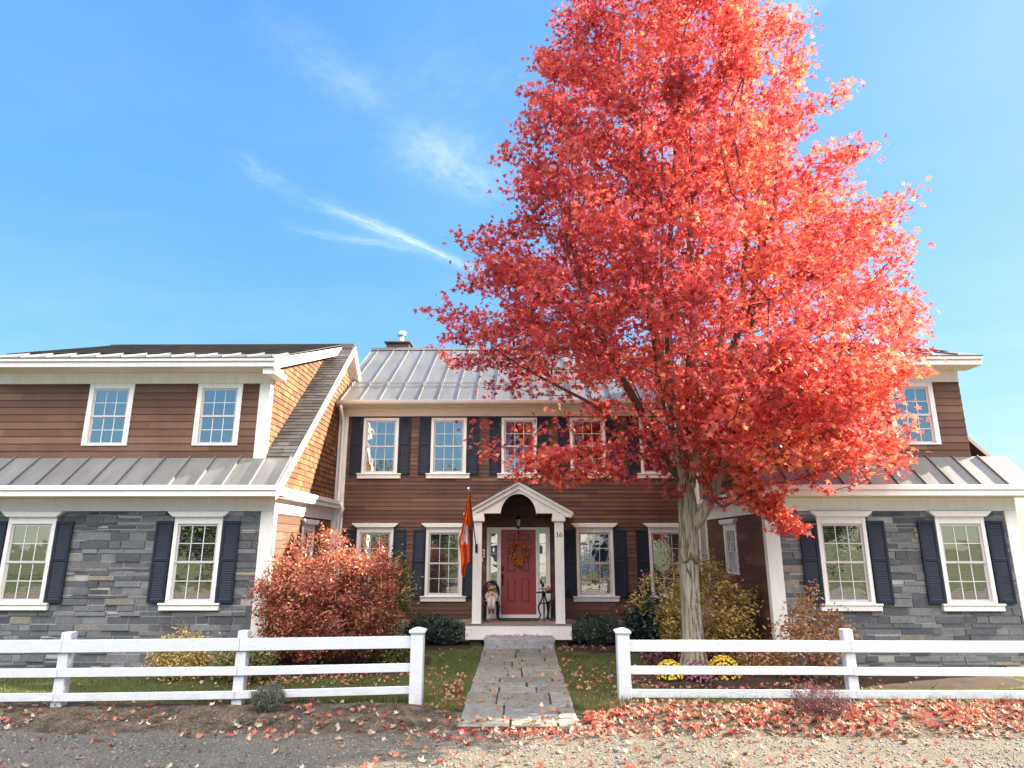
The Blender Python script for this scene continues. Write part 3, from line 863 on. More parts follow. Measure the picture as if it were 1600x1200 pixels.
    # soffit of the rake and frieze on the shingles
    rakebox(12.55, eZ + .03, rY, pk, -.22, -.19, XE, XW)
    rakebox(rY, pk, 18.95, pk - k * 1.55, -.22, -.19, XE, XW)
    rakebox(13.0, eZ + k * .5 - .02, rY, pk, -.37, -.221, XW - s * .0, XW - s * .03)
    rakebox(rY, pk, 19.2, pk - k * 1.8, -.37, -.221, XW - s * .0, XW - s * .03)
    mb.build('rake_board', M['white'], P, bevel=.004)
    # dormer
    DXo = XO - s * .5
    da, db = sorted((DXs, DXo))
    mb = MB(); dh = []
    cc = [6.295, 8.6] if s < 0 else [8.2]
    for c in cc: a, b = sorted((s * (c - WW / 2 + .02), s * (c + WW / 2 - .02))); dh.append((a, b, 4.30, 5.57))
    courses(mb, (0, dY, 0), X_, Z_, NF, [(da, dZ - .02), (db, dZ - .02), (db, 5.62), (da, 5.62)], dh, .155, (1.2, 3), .018, .003)
    rs = [(da, db, dZ - .3, 6.0)]
    for h_ in dh: rs = minus(rs, h_)
    for r in rs: mb.box(r[0], r[1], dY + .006, dY + .1, r[2], r[3], .3)
    dw = mb.build('dormer_wall', M['siding'], P)
    for c in cc: window('d', (s * c, dY, 0), X_, NF, WW, 4.28, 5.60, sill=False, cas=.10)
    mb = MB(); kd = (rZ - .05 - 6.0) / (rY - 12.7)
    courses(mb, (DXs, 0, 0), (0, 1, 0), Z_, inN, [(dY, dZ), (rY - .1, rZ - .12), (dY, 6.0 + kd * .5 - .10)], [], .125, (.09, .21), .020, .003, .009, tj=.008)
    mb.prism([(dY + .08, dZ), (rY - .1, rZ - .12), (dY + .08, 6.0 + kd * .5 - .10)], (DXs, 0, 0), (0, 1, 0), Z_, sx, .008, .08, .2)
    mb.build('dormer_side', M['shingle'], P)
    mb = MB()
    a, b = sorted((DXs - s * .03, DXs + s * .20)); mb.box(a, b, dY - .035, dY + .0, dZ - .03, 5.60)
    a, b = sorted((DXs - s * .03, DXs)); mb.box(a, b, dY + .0, dY + .13, dZ + .0, 5.72)
    a, b = sorted((DXs - s * .032, DXo)); mb.box(a, b, dY - .037, dY, 5.602, 5.84)
    # side frieze under the dormer roof
    mb.prism([(dY, 5.93), (rY - .5, 5.93 + kd * (rY - .5 - dY)), (rY - .5, 6.08 + kd * (rY - .5 - dY)), (dY, 6.08)], (DXs, 0, 0), (0, 1, 0), Z_, -sx, 0, .028)
    mb.build('dormer_trim', M['white'], P, bevel=.004)
    mb = MB(); xe = DXs - s * .26; a, b = sorted((xe, DXo + s * .2))
    mb.box(a, b, 12.745, dY - .0, 5.842, 5.87)
    mb.build('dormer_soffit', M['cream'], P)
    mb = MB(); mb.box(a, b, 12.68, 12.744, 5.84, 5.95); mb.box(a, b, 12.64, 12.744, 5.952, 6.03)
    # dormer rake: fascia, soffit underside, return
    r0 = lambda y: 6.0 + kd * (y - 12.7)
    x0_, x1_ = sorted((xe, xe - s * .035))
    mb.prism([(12.64, r0(12.64) - .20), (rY - .02, r0(rY) - .20), (rY - .02, r0(rY) + .0), (12.64, r0(12.64) + .03)], (0, 0, 0), (0, 1, 0), Z_, (1, 0, 0), x0_, x1_)
    x0_, x1_ = sorted((xe - s * .036, xe - s * .058))
    mb.prism([(12.60, r0(12.60) - .05), (rY, r0(rY) - .05), (rY, r0(rY) + .03), (12.60, r0(12.60) + .03)], (0, 0, 0), (0, 1, 0), Z_, (1, 0, 0), x0_, x1_)
    x0_, x1_ = sorted((xe, DXs))
    mb.prism([(12.745, r0(12.745) - .13), (rY - .3, r0(rY - .3) - .13), (rY - .3, r0(rY - .3) - .10), (12.745, r0(12.745) - .10)], (0, 0, 0), (0, 1, 0), Z_, (1, 0, 0), x0_, x1_)
    mb.box(x0_, x1_, 12.745, dY + .22, 5.70, 5.838)
    mb.build('dormer_fascia', M['white'], P, bevel=.004)
    sd3 = Vector((0, rY - 12.7, rZ + .02 - 6.03)); L3 = sd3.length; sd3 /= L3; n3 = Vector((0, -sd3.z, sd3.y))
    mb = MB()
    quadsheet(mb, [(a, 12.62, 6.03), (b, 12.62, 6.03), (b, 12.62 + sd3.y * .95, 6.03 + sd3.z * .95), (a, 12.62 + sd3.y * .95, 6.03 + sd3.z * .95)], .02)
    xx = xe + s * .05
    while abs(xx) < abs(DXo):
        mb.prism([(-.012, -.005), (.012, -.005), (.010, .03), (-.010, .03)], (xx, 12.62, 6.03), X_, n3, sd3, 0, .95); xx += s * .52
    mb.build('dormer_eave_metal', M['metal'], P)
    mb = MB()
    o3 = Vector((0, 12.62, 6.03)) + sd3 * .94
    courses(mb, o3, X_, sd3, n3, [(a, 0), (b, 0), (b, L3 - .90), (a, L3 - .90)], [], .14, (.20, .40), .011, .003, .005, base=.012, tj=.012)
    q1 = o3 + sd3 * (L3 - .90)
    quadsheet(mb, [(a, o3.y, o3.z), (b, o3.y, o3.z), (b, q1.y, q1.z), (a, q1.y, q1.z)], .02, .2)
    mb.prism([(-.17, -.15), (0, .02), (.17, -.13), (.17, -.10), (0, .05), (-.17, -.12)], (0, rY, rZ + .03), (0, 1, 0), Z_, X_, min(XE, XO), max(XE, XO), .1)
    mb.build('dormer_roof', M['asphalt'], P)
    # outer and rear walls close the volume
    mb = MB()
    x0_, x1_ = sorted((XO, XO - s * .1))
    mb.prism([(12.95, -.1), (21.9, -.1), (21.9, 3.7), (rY, rZ - .1), (12.95, 3.75)], (0, 0, 0), (0, 1, 0), Z_, (1, 0, 0), x0_, x1_)
    mb.box(xa, xb, 21.8, 21.9, -.1, 3.7)
    x0_, x1_ = sorted((DXo, DXo - s * .1)); mb.prism([(dY, dZ), (rY - .1, rZ - .12), (dY, 5.95)], (0, 0, 0), (0, 1, 0), Z_, (1, 0, 0), x0_, x1_)
    mb.build('end_walls', M['brown'], P)

wing(-1); wing(1)

# ------------------------------------------------------------------ TERRAIN
def fbm(x, y, s, seed=0.0):
    return mnoise.fractal(Vector((x * s + seed, y * s - seed, seed * .37)), 1.0, 2.0, 4)
def smooth(a, b, x):
    t = min(1, max(0, (x - a) / (b - a))); return t * t * (3 - 2 * t)
def road_z(x, y): return -.035 + .012 * fbm(x, y, .8) + .004 * fbm(x, y, 6, 3)
def bank_z(x, y):
    front = 8.75 + .12 * fbm(x, 0, .5, 5) - .20 * smooth(.8, 3, x)
    up = smooth(front, 9.75, y) * (1 - smooth(9.95, 10.75, y))
    side = smooth(.75, 1.7, x) * .095 + smooth(.75, 1.8, -x) * .085
    return -.055 + up * (side + .06) + smooth(10.2, 10.8, y) * -.06 + .022 * up * fbm(x, y, 1.6, 2) + .008 * fbm(x, y, 8, 4)
def lawn_z(x, y): return .012 * fbm(x, y, .5, 9) - .06 * (1 - smooth(10.0, 10.25, y))
def gz(x, y):
    z = road_z(x, y) if y < 9.6 else -1
    if 8.2 < y < 10.9: z = max(z, bank_z(x, y))
    if y > 10.0: z = max(z, lawn_z(x, y))
    if abs(x) < .81 and 9.12 < y < 15.5: z = max(z, .028)
    return z
def grid(name, x0, x1, nx, y0, y1, ny, fz, mat, kind='structure'):
    xs = np.linspace(x0, x1, nx); ys = np.linspace(y0, y1, ny)
    v = [(x, y, fz(x, y)) for y in ys for x in xs]
    f = [(j * nx + i, j * nx + i + 1, (j + 1) * nx + i + 1, (j + 1) * nx + i) for j in range(ny - 1) for i in range(nx - 1)]
    me = bpy.data.meshes.new(name); me.from_pydata(v, [], f)
    me.polygons.foreach_set('use_smooth', [True] * len(f)); me.materials.append(mat)
    o = bpy.data.objects.new(name, me); COL.objects.link(o); o['kind'] = kind
    return o
mb = MB(); mb.add([(-900, -900, -.20), (900, -900, -.20), (900, 900, -.20), (-900, 900, -.20)], [(0, 1, 2, 3)])
tag(mb.build('ground', M['earth']), kind='structure')
grid('road', -26, 26, 200, -9, 9.7, 100, road_z, M['gravel'])
grid('road_bank', -14, 14, 240, 8.3, 10.8, 60, bank_z, M['bank'])
grid('lawn', -14, 14, 90, 10.0, 17.2, 40, lawn_z, M['lawn'])

def patch(name, outline, z, mat, bulge=.05):
    """bed with a raised, rounded surface"""
    n = len(outline); cx = sum(p[0] for p in outline) / n; cy = sum(p[1] for p in outline) / n
    v = []; f = []; rings = 6
    for r in range(rings):
        k = 1 - r / rings
        for (x, y) in outline:
            px, py = cx + (x - cx) * k, cy + (y - cy) * k
            v.append((px, py, z + bulge * math.sqrt(max(0, 1 - k * k)) + (.02 * fbm(px, py, 3, 8) if r else -.02)))
    v.append((cx, cy, z + bulge))
    for r in range(rings - 1):
        for i in range(n): f.append((r * n + i, r * n + (i + 1) % n, (r + 1) * n + (i + 1) % n, (r + 1) * n + i))
    for i in range(n): f.append(((rings - 1) * n + i, (rings - 1) * n + (i + 1) % n, len(v) - 1))
    me = bpy.data.meshes.new(name); me.from_pydata(v, [], f); me.materials.append(mat)
    me.polygons.foreach_set('use_smooth', [True] * len(f))
    o = bpy.data.objects.new(name, me); COL.objects.link(o); o['kind'] = 'structure'; return o
def ell(cx, cy, rx, ry, n=48, seed=0, p=2):
    o = []
    for i in range(n):
        a = 2 * PI * i / n; c, s_ = math.cos(a), math.sin(a)
        q = (abs(c) ** p + abs(s_) ** p) ** (-1 / p) * (1 + .06 * fbm(c * 2, s_ * 2, 1, seed))
        o.append((cx + rx * q * c, cy + ry * q * s_))
    return o
patch('mulch_bed', ell(3.35, 12.45, 1.7, 1.15, seed=3), .0, M['soil'], .10)
patch('mulch_bed', ell(-4.6, 13.8, 3.0, 1.5, seed=5, p=3), .0, M['soil'], .07)
patch('mulch_bed', ell(3.2, 15.9, 2.25, 1.1, seed=7, p=4), .0, M['soil'], .05)
patch('mulch_bed', ell(-3.0, 16.1, 2.1, .95, seed=9, p=4), .0, M['soil'], .05)
patch('mulch_bed', ell(6.6, 12.2, 2.2, .85, seed=11, p=3), .0, M['soil'], .05)

# flagstone walk
mb = MB(); y = 9.12; rows = [.42, .52, .36, .60, .45, .66, .38, .80, .42, .62, .40, .50, .47]
random.seed(21)
while y < 15.46:
    h = rows[random.randrange(len(rows))]; y1 = min(y + h, 15.5)
    if 15.5 - y1 < .25: y1 = 15.5
    xs = [-.81 + random.uniform(-.015, .015)]
    while xs[-1] < .35:
        xs.append(xs[-1] + random.uniform(.45, 1.05))
    if .81 - xs[-1] < .22: xs[-1] = .81
    else: xs.append(.81)
    xs[-1] = .81 + random.uniform(-.015, .015)
    for a, b in zip(xs[:-1], xs[1:]):
        g = .013; zt = .020 + random.uniform(-.004, .006); tl = random.uniform(-.003, .003)
        poly = [(a + g, y + g, -.08), (b - g, y + g, -.08), (b - g, y1 - g, -.08), (a + g, y1 - g, -.08)]
        topz = [zt + tl, zt - tl, zt - tl, zt + tl]
        j = lambda: random.uniform(-.006, .006)
        top = [(p[0] + j(), p[1] + j(), tz) for p, tz in zip(poly, topz)]
        mb.add(poly + top, [(4, 5, 6, 7), (0, 1, 5, 4), (1, 2, 6, 5), (2, 3, 7, 6), (3, 0, 4, 7)])
    y = y1
tag(mb.build('walkway', M['flag'], bevel=.008), kind='structure')
mb = MB(); mb.box(-.80, .80, 9.13, 15.49, -.10, .004); tag(mb.build('walkway_joints', M['soil']), kind='structure')

# granite step
bm = bmesh.new(); bmesh.ops.create_cube(bm, size=1)
for v in bm.verts: v.co = Vector((v.co.x * 1.60 + .015, v.co.y * .44 + 15.67, v.co.z * .27 + .115))
bmesh.ops.bevel(bm, geom=bm.edges[:], offset=.035, segments=2, affect='EDGES')
bmesh.ops.subdivide_edges(bm, edges=[e for e in bm.edges if e.calc_length() > .1], cuts=14, use_grid_fill=True)
for v in bm.verts:
    n = mnoise.noise_vector(v.co * 9) * .013 + mnoise.noise_vector(v.co * 25) * .006
    if v.co.y < 15.47: n.y -= .02 * abs(mnoise.noise(v.co * 6))
    v.co += n * (0.35 if v.co.z > .24 else 1)
me = bpy.data.meshes.new('granite_step'); bm.to_mesh(me); bm.free(); me.materials.append(M['granite'])
o = bpy.data.objects.new('granite_step', me); COL.objects.link(o)
tag(o, 'rough hewn grey granite step slab in front of the porch', 'step')

# ------------------------------------------------------------------ leaf clouds (numpy)
MAPLE = [(0, -.5), (.10, -.16), (.42, -.34), (.36, -.10), (.58, .08), (.30, .14), (.27, .26), (.17, .22), (0, .58), (-.17, .22), (-.27, .26), (-.30, .14), (-.58, .08), (-.36, -.10), (-.42, -.34), (-.10, -.16)]
MAPLE_S = [(0, -.30), (.40, -.36), (.19, -.06), (.60, .13), (.15, .14), (0, .64), (-.15, .14), (-.60, .13), (-.19, -.06), (-.40, -.36)]
OVAL = [(0, -.5), (.20, -.15), (.17, .2), (0, .5), (-.17, .2), (-.20, -.15)]
BLADE = [(0, -.5), (.09, 0), (0, .5), (-.09, 0)]

def norm(a): return a / np.maximum(np.linalg.norm(a, axis=1, keepdims=True), 1e-9)
def leaves(name, C, size, shape, var, mat, parent=None, nrm=None, up=.6, droop=.25, rng=RNG, heading=None):
    C = np.asarray(C, float); N = len(C); size = np.broadcast_to(np.asarray(size, float), (N,))
    if nrm is None:
        nrm = rng.normal(size=(N, 3)); nrm = norm(nrm); nrm[:, 2] = np.abs(nrm[:, 2]) * .6 + up
    nrm = norm(nrm)
    h = rng.normal(size=(N, 3)) if heading is None else heading
    u = norm(np.cross(nrm, h)); w = np.cross(nrm, u)
    S = np.array(shape); K = len(S)
    r2 = (S ** 2).sum(1)
    V = np.zeros((N, K + 1, 3))
    V[:, 0] = C
    curl = droop * (0.5 + rng.random(N))
    V[:, 1:] = C[:, None] + size[:, None, None] * (S[None, :, 0, None] * u[:, None] + S[None, :, 1, None] * w[:, None] - (curl[:, None] * r2[None])[:, :, None] * nrm[:, None])
    base = np.arange(N)[:, None] * (K + 1)
    i = np.arange(K)
    F = np.stack([np.broadcast_to(base, (N, K)), base + 1 + i, base + 1 + (i + 1) % K], -1).reshape(-1)
    me = bpy.data.meshes.new(name)
    me.vertices.add(N * (K + 1)); me.vertices.foreach_set('co', V.reshape(-1))
    me.loops.add(N * K * 3); me.loops.foreach_set('vertex_index', F.astype(np.int32))
    me.polygons.add(N * K)
    me.polygons.foreach_set('loop_start', np.arange(0, N * K * 3, 3, dtype=np.int32))
    me.update(calc_edges=True)
    a = me.attributes.new('var', 'FLOAT', 'FACE'); a.data.foreach_set('value', np.repeat(np.clip(var, 0, 1), K).astype(np.float32))
    me.materials.append(mat)
    o = bpy.data.objects.new(name, me); COL.objects.link(o); attach(o, parent)
    return o

def grow(nodes, parents, P, bf=.35, upw=.6):
    """attach points P one by one to the cheapest node of the tree"""
    pts = [np.array(n, float) for n in nodes]; par = list(parents)
    A = np.zeros((len(pts) + len(P), 3)); A[:len(pts)] = pts
    plen = np.zeros(len(A))
    for i, p in enumerate(par):
        if p >= 0: plen[i] = plen[p] + np.linalg.norm(A[i] - A[p])
    n = len(pts)
    for q in P:
        d = q - A[:n]; dist = np.linalg.norm(d, axis=1)
        down = np.maximum(0, -d[:, 2]) / np.maximum(dist, 1e-6)
        j = int(np.argmin(dist * (1 + upw * down) + bf * plen[:n]))
        A[n] = q; par.append(j); plen[n] = plen[j] + dist[j]; n += 1
    return A, par

def skeleton_mesh(A, par, r_tip=.004, expo=2.4, rmax=None, root_skip=0, scale=1.0, minr=None):
    n = len(A); w = np.zeros(n); ch = [[] for _ in range(n)]
    for i in range(n):
        if par[i] >= 0: ch[par[i]].append(i)
    order = list(range(n))[::-1]
    for i in order:
        if not ch[i]: w[i] = r_tip ** expo
        if par[i] >= 0: w[par[i]] += w[i]
    rad = w ** (1 / expo) * scale
    if rmax: rad = np.minimum(rad, rmax)
    if minr is not None: rad[:len(minr)] = np.maximum(rad[:len(minr)], minr)
    mb = MB()
    main = [max(c, key=lambda k: rad[k]) if c else -1 for c in ch]
    for i in range(n):
        p = par[i]
        if p < 0 or main[p] != i:
            chain = ([p] if p >= 0 else []) + [i]
            while main[chain[-1]] >= 0: chain.append(main[chain[-1]])
            if len(chain) < 2: continue
            rr = [rad[k] for k in chain]
            if p >= 0: rr[0] = min(rad[p], rr[1] * 1.15)
            mb.tube([A[k] for k in chain], rr, 7 if max(rr) > .03 else (5 if max(rr) > .012 else 3), caps=False)
    return mb, rad, ch

# ------------------------------------------------------------------ THE RED MAPLE
TX, TY = 3.17, 12.60
maple = thing('maple_tree', 'tall red maple in autumn leaf behind the right fence', 'tree', (TX, TY, 0))
# trunk
mb = MB(); cen = [(3.17, 12.6, -.1), (3.17, 12.6, .05), (3.18, 12.6, .3), (3.185, 12.6, .7), (3.19, 12.6, 1.15), (3.19, 12.6, 1.6), (3.20, 12.6, 1.95), (3.205, 12.6, 2.15), (3.21, 12.6, 2.3), (3.22, 12.6, 2.55), (3.235, 12.6, 2.8), (3.24, 12.6, 3.1), (3.22, 12.6, 3.5), (3.17, 12.62, 4.0), (3.12, 12.65, 4.5)]
rad = [.40, .30, .225, .195, .182, .178, .178, .19, .182, .176, .182, .175, .145, .12, .10]
n = 32; vs = []; fs = []
fine_c = []; fine_r = []
for i in range(len(cen) - 1):
    for k in range(5):
        t = k / 5; fine_c.append(Vector(cen[i]).lerp(Vector(cen[i + 1]), t)); fine_r.append(rad[i] + (rad[i + 1] - rad[i]) * t)
for c, r in zip(fine_c, fine_r):
    for k in range(n):
        a = 2 * PI * k / n
        rr = r * (1 + .07 * math.sin(3 * a + 1 + c.z * .5) * (1 + 1.4 * smooth(.5, 0, c.z)) + .05 * mnoise.noise(Vector((math.cos(a) * 2, math.sin(a) * 2, c.z * 1.3))) + .02 * mnoise.noise(Vector((math.cos(a) * 7, math.sin(a) * 7, c.z * 3))))
        vs.append((c.x + rr * math.cos(a), c.y + rr * math.sin(a), c.z))
for i in range(len(fine_c) - 1):
    for k in range(n): fs.append((i * n + k, i * n + (k + 1) % n, (i + 1) * n + (k + 1) % n, (i + 1) * n + k))
mb.add(vs, fs, .5); trunk = mb.build('trunk', M['bark'], maple, smooth=True)
mb = MB()   # branch collar scars: dark ridges on the bark
def ridge(pts, r):
    q = []
    for a, z in pts:
        rr = .196; q.append((3.205 + rr * math.cos(a), 12.6 + rr * math.sin(a), z))
    mb.tube(q, [r * .3] + [r] * (len(q) - 2) + [r * .3], 6)
F = -PI / 2
ridge([(F - 1.0, 2.10), (F - .75, 1.97), (F - .45, 1.98), (F - .15, 2.05), (F + .15, 2.06), (F + .45, 1.98), (F + .75, 1.96), (F + 1.0, 2.08), (F + 1.15, 2.22)], .027)
ridge([(F - .40, 2.03), (F - .36, 2.14), (F - .22, 2.27), (F - .24, 2.40)], .022)
ridge([(F - .62, 1.98), (F - .40, 1.84), (F - .12, 1.72)], .022)
ridge([(F + .0, 2.05), (F + .02, 2.10), (F + .05, 2.15)], .034)
mb.build('branch_scar', M['scar'], trunk, smooth=True)
# big limbs as control polylines -> nodes
limbs = [
    ([(3.20, 12.6, 3.0), (3.16, 12.65, 4.2), (2.98, 12.7, 5.6), (2.78, 12.75, 7.4), (2.72, 12.8, 9.4), (2.85, 12.8, 11.6), (3.05, 12.75, 13.6)], .11),
    ([(3.25, 12.6, 3.1), (3.50, 12.55, 4.6), (3.62, 12.5, 6.6), (3.66, 12.5, 9.0), (3.74, 12.6, 11.5), (3.78, 12.6, 14.2), (3.75, 12.6, 16.2)], .10),
    ([(3.28, 12.58, 2.62), (3.52, 12.5, 2.95), (3.78, 12.42, 3.35), (4.15, 12.35, 4.3), (4.55, 12.25, 6.0), (4.95, 12.2, 8.2), (5.15, 12.2, 10.4)], .115),
    ([(3.15, 12.6, 3.4), (2.65, 12.5, 4.4), (2.0, 12.4, 5.6), (1.45, 12.3, 7.0), (1.05, 12.3, 8.6)], .05),
    ([(3.18, 12.55, 3.2), (2.95, 12.0, 4.3), (2.75, 11.4, 5.8), (2.65, 10.9, 7.8), (2.75, 10.8, 9.8)], .055),
    ([(3.2, 12.65, 3.3), (3.3, 13.3, 4.5), (3.2, 14.1, 6.2), (3.1, 14.5, 8.6), (3.2, 14.5, 11)], .075),
    ([(3.30, 12.6, 3.6), (3.9, 12.8, 5.0), (4.4, 13.1, 7.0), (4.6, 13.2, 9.6), (4.5, 13.1, 12.2)], .07),
    ([(3.25, 12.55, 3.5), (3.7, 11.9, 4.6), (4.1, 11.3, 6.2), (4.3, 11.0, 8.4), (4.2, 11.1, 10.6)], .07),
    ([(3.10, 12.6, 3.7), (2.5, 12.7, 4.35), (1.6, 12.6, 4.9), (.5, 12.4, 5.5), (-.4, 12.3, 6.0)], .045),
    ([(3.75, 12.42, 3.3), (4.5, 12.2, 3.7), (5.4, 11.9, 4.1), (6.3, 11.8, 4.6)], .045),
    ([(3.2, 12.6, 4.2), (3.0, 12.3, 6.5), (3.25, 12.1, 9.0), (3.4, 12.1, 12.0), (3.5, 12.2, 14.8)], .07),
    ([(3.1, 12.4, 4.0), (2.6, 11.7, 5.6), (2.2, 11.1, 7.6), (2.0, 10.8, 9.6)], .036),
    ([(3.25, 12.4, 4.2), (3.25, 11.6, 6.0), (3.3, 11.0, 8.2), (3.4, 10.9, 10.8)], .036),
    ([(3.6, 12.2, 4.6), (4.3, 11.5, 6.4), (4.9, 11.1, 8.6), (5.2, 11.2, 10.4)], .034),
    ([(2.6, 12.3, 4.6), (1.6, 11.6, 6.0), (1.0, 11.2, 7.6), (.8, 11.2, 9.0)], .034),
    ([(3.0, 12.2, 7.0), (2.4, 11.6, 9.0), (2.1, 11.3, 11.2), (2.2, 11.4, 13.2)], .030),
    ([(3.6, 12.2, 7.5), (4.3, 11.7, 9.6), (4.7, 11.5, 11.8), (4.8, 11.6, 13.6)], .030),
]
nodes = [(3.2, 12.6, 2.5)]; parents = [-1]; minr = [.12]
for pl, r in limbs:
    prev = 0
    # nearest existing node as the start
    d = [(Vector(q) - Vector(pl[0])).length for q in nodes]; prev = int(np.argmin(d))
    tot = len(pl) - 1
    for i in range(tot):
        a, b = Vector(pl[i]), Vector(pl[i + 1]); m = max(2, int((b - a).length / .3))
        for k in range(1, m + 1):
            p = a.lerp(b, k / m); p += mnoise.noise_vector(p * .9) * .07 + mnoise.noise_vector(p * 2.5) * .025
            nodes.append(tuple(p)); parents.append(prev); prev = len(nodes) - 1
            f_ = (i + k / m) / tot; minr.append(r * (1 - f_) ** .9 + .012)
prof_z = [2.7, 3.4, 4.0, 4.8, 5.8, 6.8, 7.8, 8.8, 10.0, 11.2, 12.5, 13.8, 15.0, 16.2, 17.0]
prof_r = [.6, 2.6, 3.6, 4.2, 4.5, 4.5, 4.2, 3.85, 3.45, 3.12, 2.8, 2.55, 2.2, 1.5, .4]
def env_r(z): return np.interp(z, prof_z, prof_r)
def env_cx(z): return np.interp(z, [3, 8, 15, 17], [3.15, 3.25, 3.55, 3.6])
def allowed(p):
    x, y, z = p
    if y > 16.4: return False
    if y > 15.4 and z < 6.2 and abs(x) < 5: return y < 16.3
    if x > 4.45 and y > 12.2:      # right wing and its roofs
        roof = 3.7 + .882 * (y - 12.5)
        if x > 4.85: roof = max(roof, (6.25 + .36 * (y - 12.6)))
        if z < roof + .25: return False
    return True
def sample_crown(n, lo=0.0, rng=RNG):
    out = []
    while len(out) < n:
        z = rng.uniform(2.7, 17.0); a = rng.uniform(0, 2 * PI); u = math.sqrt(rng.uniform(lo, 1))
        r = env_r(z)
        if rng.random() > (r / 4.8) ** 2: continue
        lump = 1 + .20 * mnoise.noise(Vector((math.cos(a) * 1.7, math.sin(a) * 1.7, z * .55))) + .15 * mnoise.noise(Vector((math.cos(a) * 4, math.sin(a) * 4, z * 1.3)))
        x = env_cx(z) + u * r * lump * math.cos(a); y = 12.6 + u * r * lump * (.80 if math.sin(a) < 0 else (.42 if z > 8.5 else .31)) * math.sin(a)
        # lower rim: the crown lifts towards the walk, hangs on the right
        if z < 3.45 and x < 4.2: continue
        if x < 2.9 and z < 5.7 - .30 * (x + 1.2) * (x > -1.2) and rng.random() > .16: continue
        if x < 2.9 and z < 5.6 and rng.random() > .40: continue
        p = np.array((x, y, z))
        if not allowed(p): continue
        out.append(p)
    return np.array(out)
rng_x = np.random.default_rng(99)
P = sample_crown(2500, .02)
extra = np.array([(4.2, 11.6, 3.35), (4.45, 11.5, 3.05), (4.65, 11.5, 2.8), (4.85, 11.5, 2.55), (4.6, 11.4, 3.3), (5.5, 11.6, 3.2), (5.9, 11.6, 3.3), (4.4, 11.6, 3.35), (4.5, 11.9, 3.5),
                  (-1.25, 12.3, 6.55), (-1.5, 12.3, 6.7), (-1.6, 12.3, 6.78), (-1.35, 12.3, 6.3), (-1.55, 12.3, 6.32), (-1.0, 12.2, 6.2), (-.5, 12.2, 3.9 + 2.4),
                  (.5, 12.0, 3.75), (.9, 11.9, 3.62), (1.3, 11.8, 3.6), (.2, 12.1, 3.75), (-.1, 12.2, 3.72), (1.8, 11.9, 3.6), (.1, 12.1, 3.45), (.55, 12.0, 3.5), (.75, 12.0, 3.3), (1.55, 11.9, 3.45), (2.0, 12.3, 3.5), (2.3, 12.2, 3.45), (2.7, 12.0, 3.4), (2.85, 12.2, 3.15), (3.6, 12.1, 3.1), (3.75, 12.0, 2.95)])
spr = []          # protruding sprays that break the outline
while len(spr) < 420:
    z = rng_x.uniform(5.6, 16.8); a = rng_x.uniform(0, 2 * PI); r = env_r(z)
    if rng_x.random() > (r / 4.8): continue
    for q in (.96, 1.02, 1.08, 1.14)[:rng_x.integers(2, 5)]:
        p = np.array((env_cx(z) + r * q * math.cos(a), 12.6 + r * q * (.80 if math.sin(a) < 0 else (.42 if z > 8.5 else .31)) * math.sin(a), z + (q - .96) * 1.6 * rng_x.uniform(-.3, 1.2))) + rng_x.normal(size=3) * .05
        if allowed(p): spr.append(p)
low = []
for (x0_, z0_, x1_, z1_, n_) in ((2.6, 4.3, -.05, 3.66, 30), (2.7, 4.1, .9, 3.5, 18)):
    for k in range(n_):
        q = rng_x.random() ** .8; low.append((x0_ + (x1_ - x0_) * q + rng_x.normal() * .12, 12.25 - .35 * q + rng_x.normal() * .18, z0_ + (z1_ - z0_) * q + rng_x.normal() * .09))
for k in range(46):
    q = rng_x.random(); low.append((3.95 + .85 * q + rng_x.normal() * .12, 11.55 + rng_x.normal() * .15, 3.45 - .92 * q + rng_x.normal() * .10))
hub = np.column_stack([rng_x.uniform(2.5, 4.2, 55), rng_x.uniform(11.2, 12.2, 55), rng_x.uniform(4.0, 5.3, 55)])
rl = np.column_stack([rng_x.uniform(3.4, 7.2, 260), rng_x.uniform(10.2, 12.6, 260), rng_x.uniform(3.5, 5.4, 260)])
rl = rl[[allowed(q) and (abs(q[0] - 4.2) / 3.0) ** 2 + ((q[1] - 12.2) / 2.2) ** 2 < 1 for q in rl]]
P = np.concatenate([P, extra, rl, hub, np.array(low), np.array(spr)])
d0 = np.linalg.norm((P - np.array((3.2, 12.6, 3.0))) * np.array((1, 1, .8)), axis=1)
P = P[np.argsort(d0)]
A, par = grow(nodes, parents, P, .22, .7)
sk, rd, ch = skeleton_mesh(A, par, .0062, 2.3, .12, minr=np.array(minr))
nb = len(nodes); thick = MB(); start = 1
for pl, r in limbs:      # the lower, thick limbs carry the trunk's pale bark
    k = start; seq = [parents[start]] if parents[start] >= 0 else []
    while k < nb and (k == start or parents[k] == k - 1): seq.append(k); k += 1
    start = k
    seq = [q for q in seq if rd[q] > .052 or q == seq[0]]
    if len(seq) > 2 and r > .05:
        thick.tube([A[q] for q in seq], [min(rd[q], r * 1.1) * 1.02 + .002 for q in seq[:-1]] + [rd[seq[-1]] * .9], 14, caps=False)
thick.build('limb', M['bark'], maple, smooth=True)
sk.build('branches', M['limb'], maple, smooth=True)
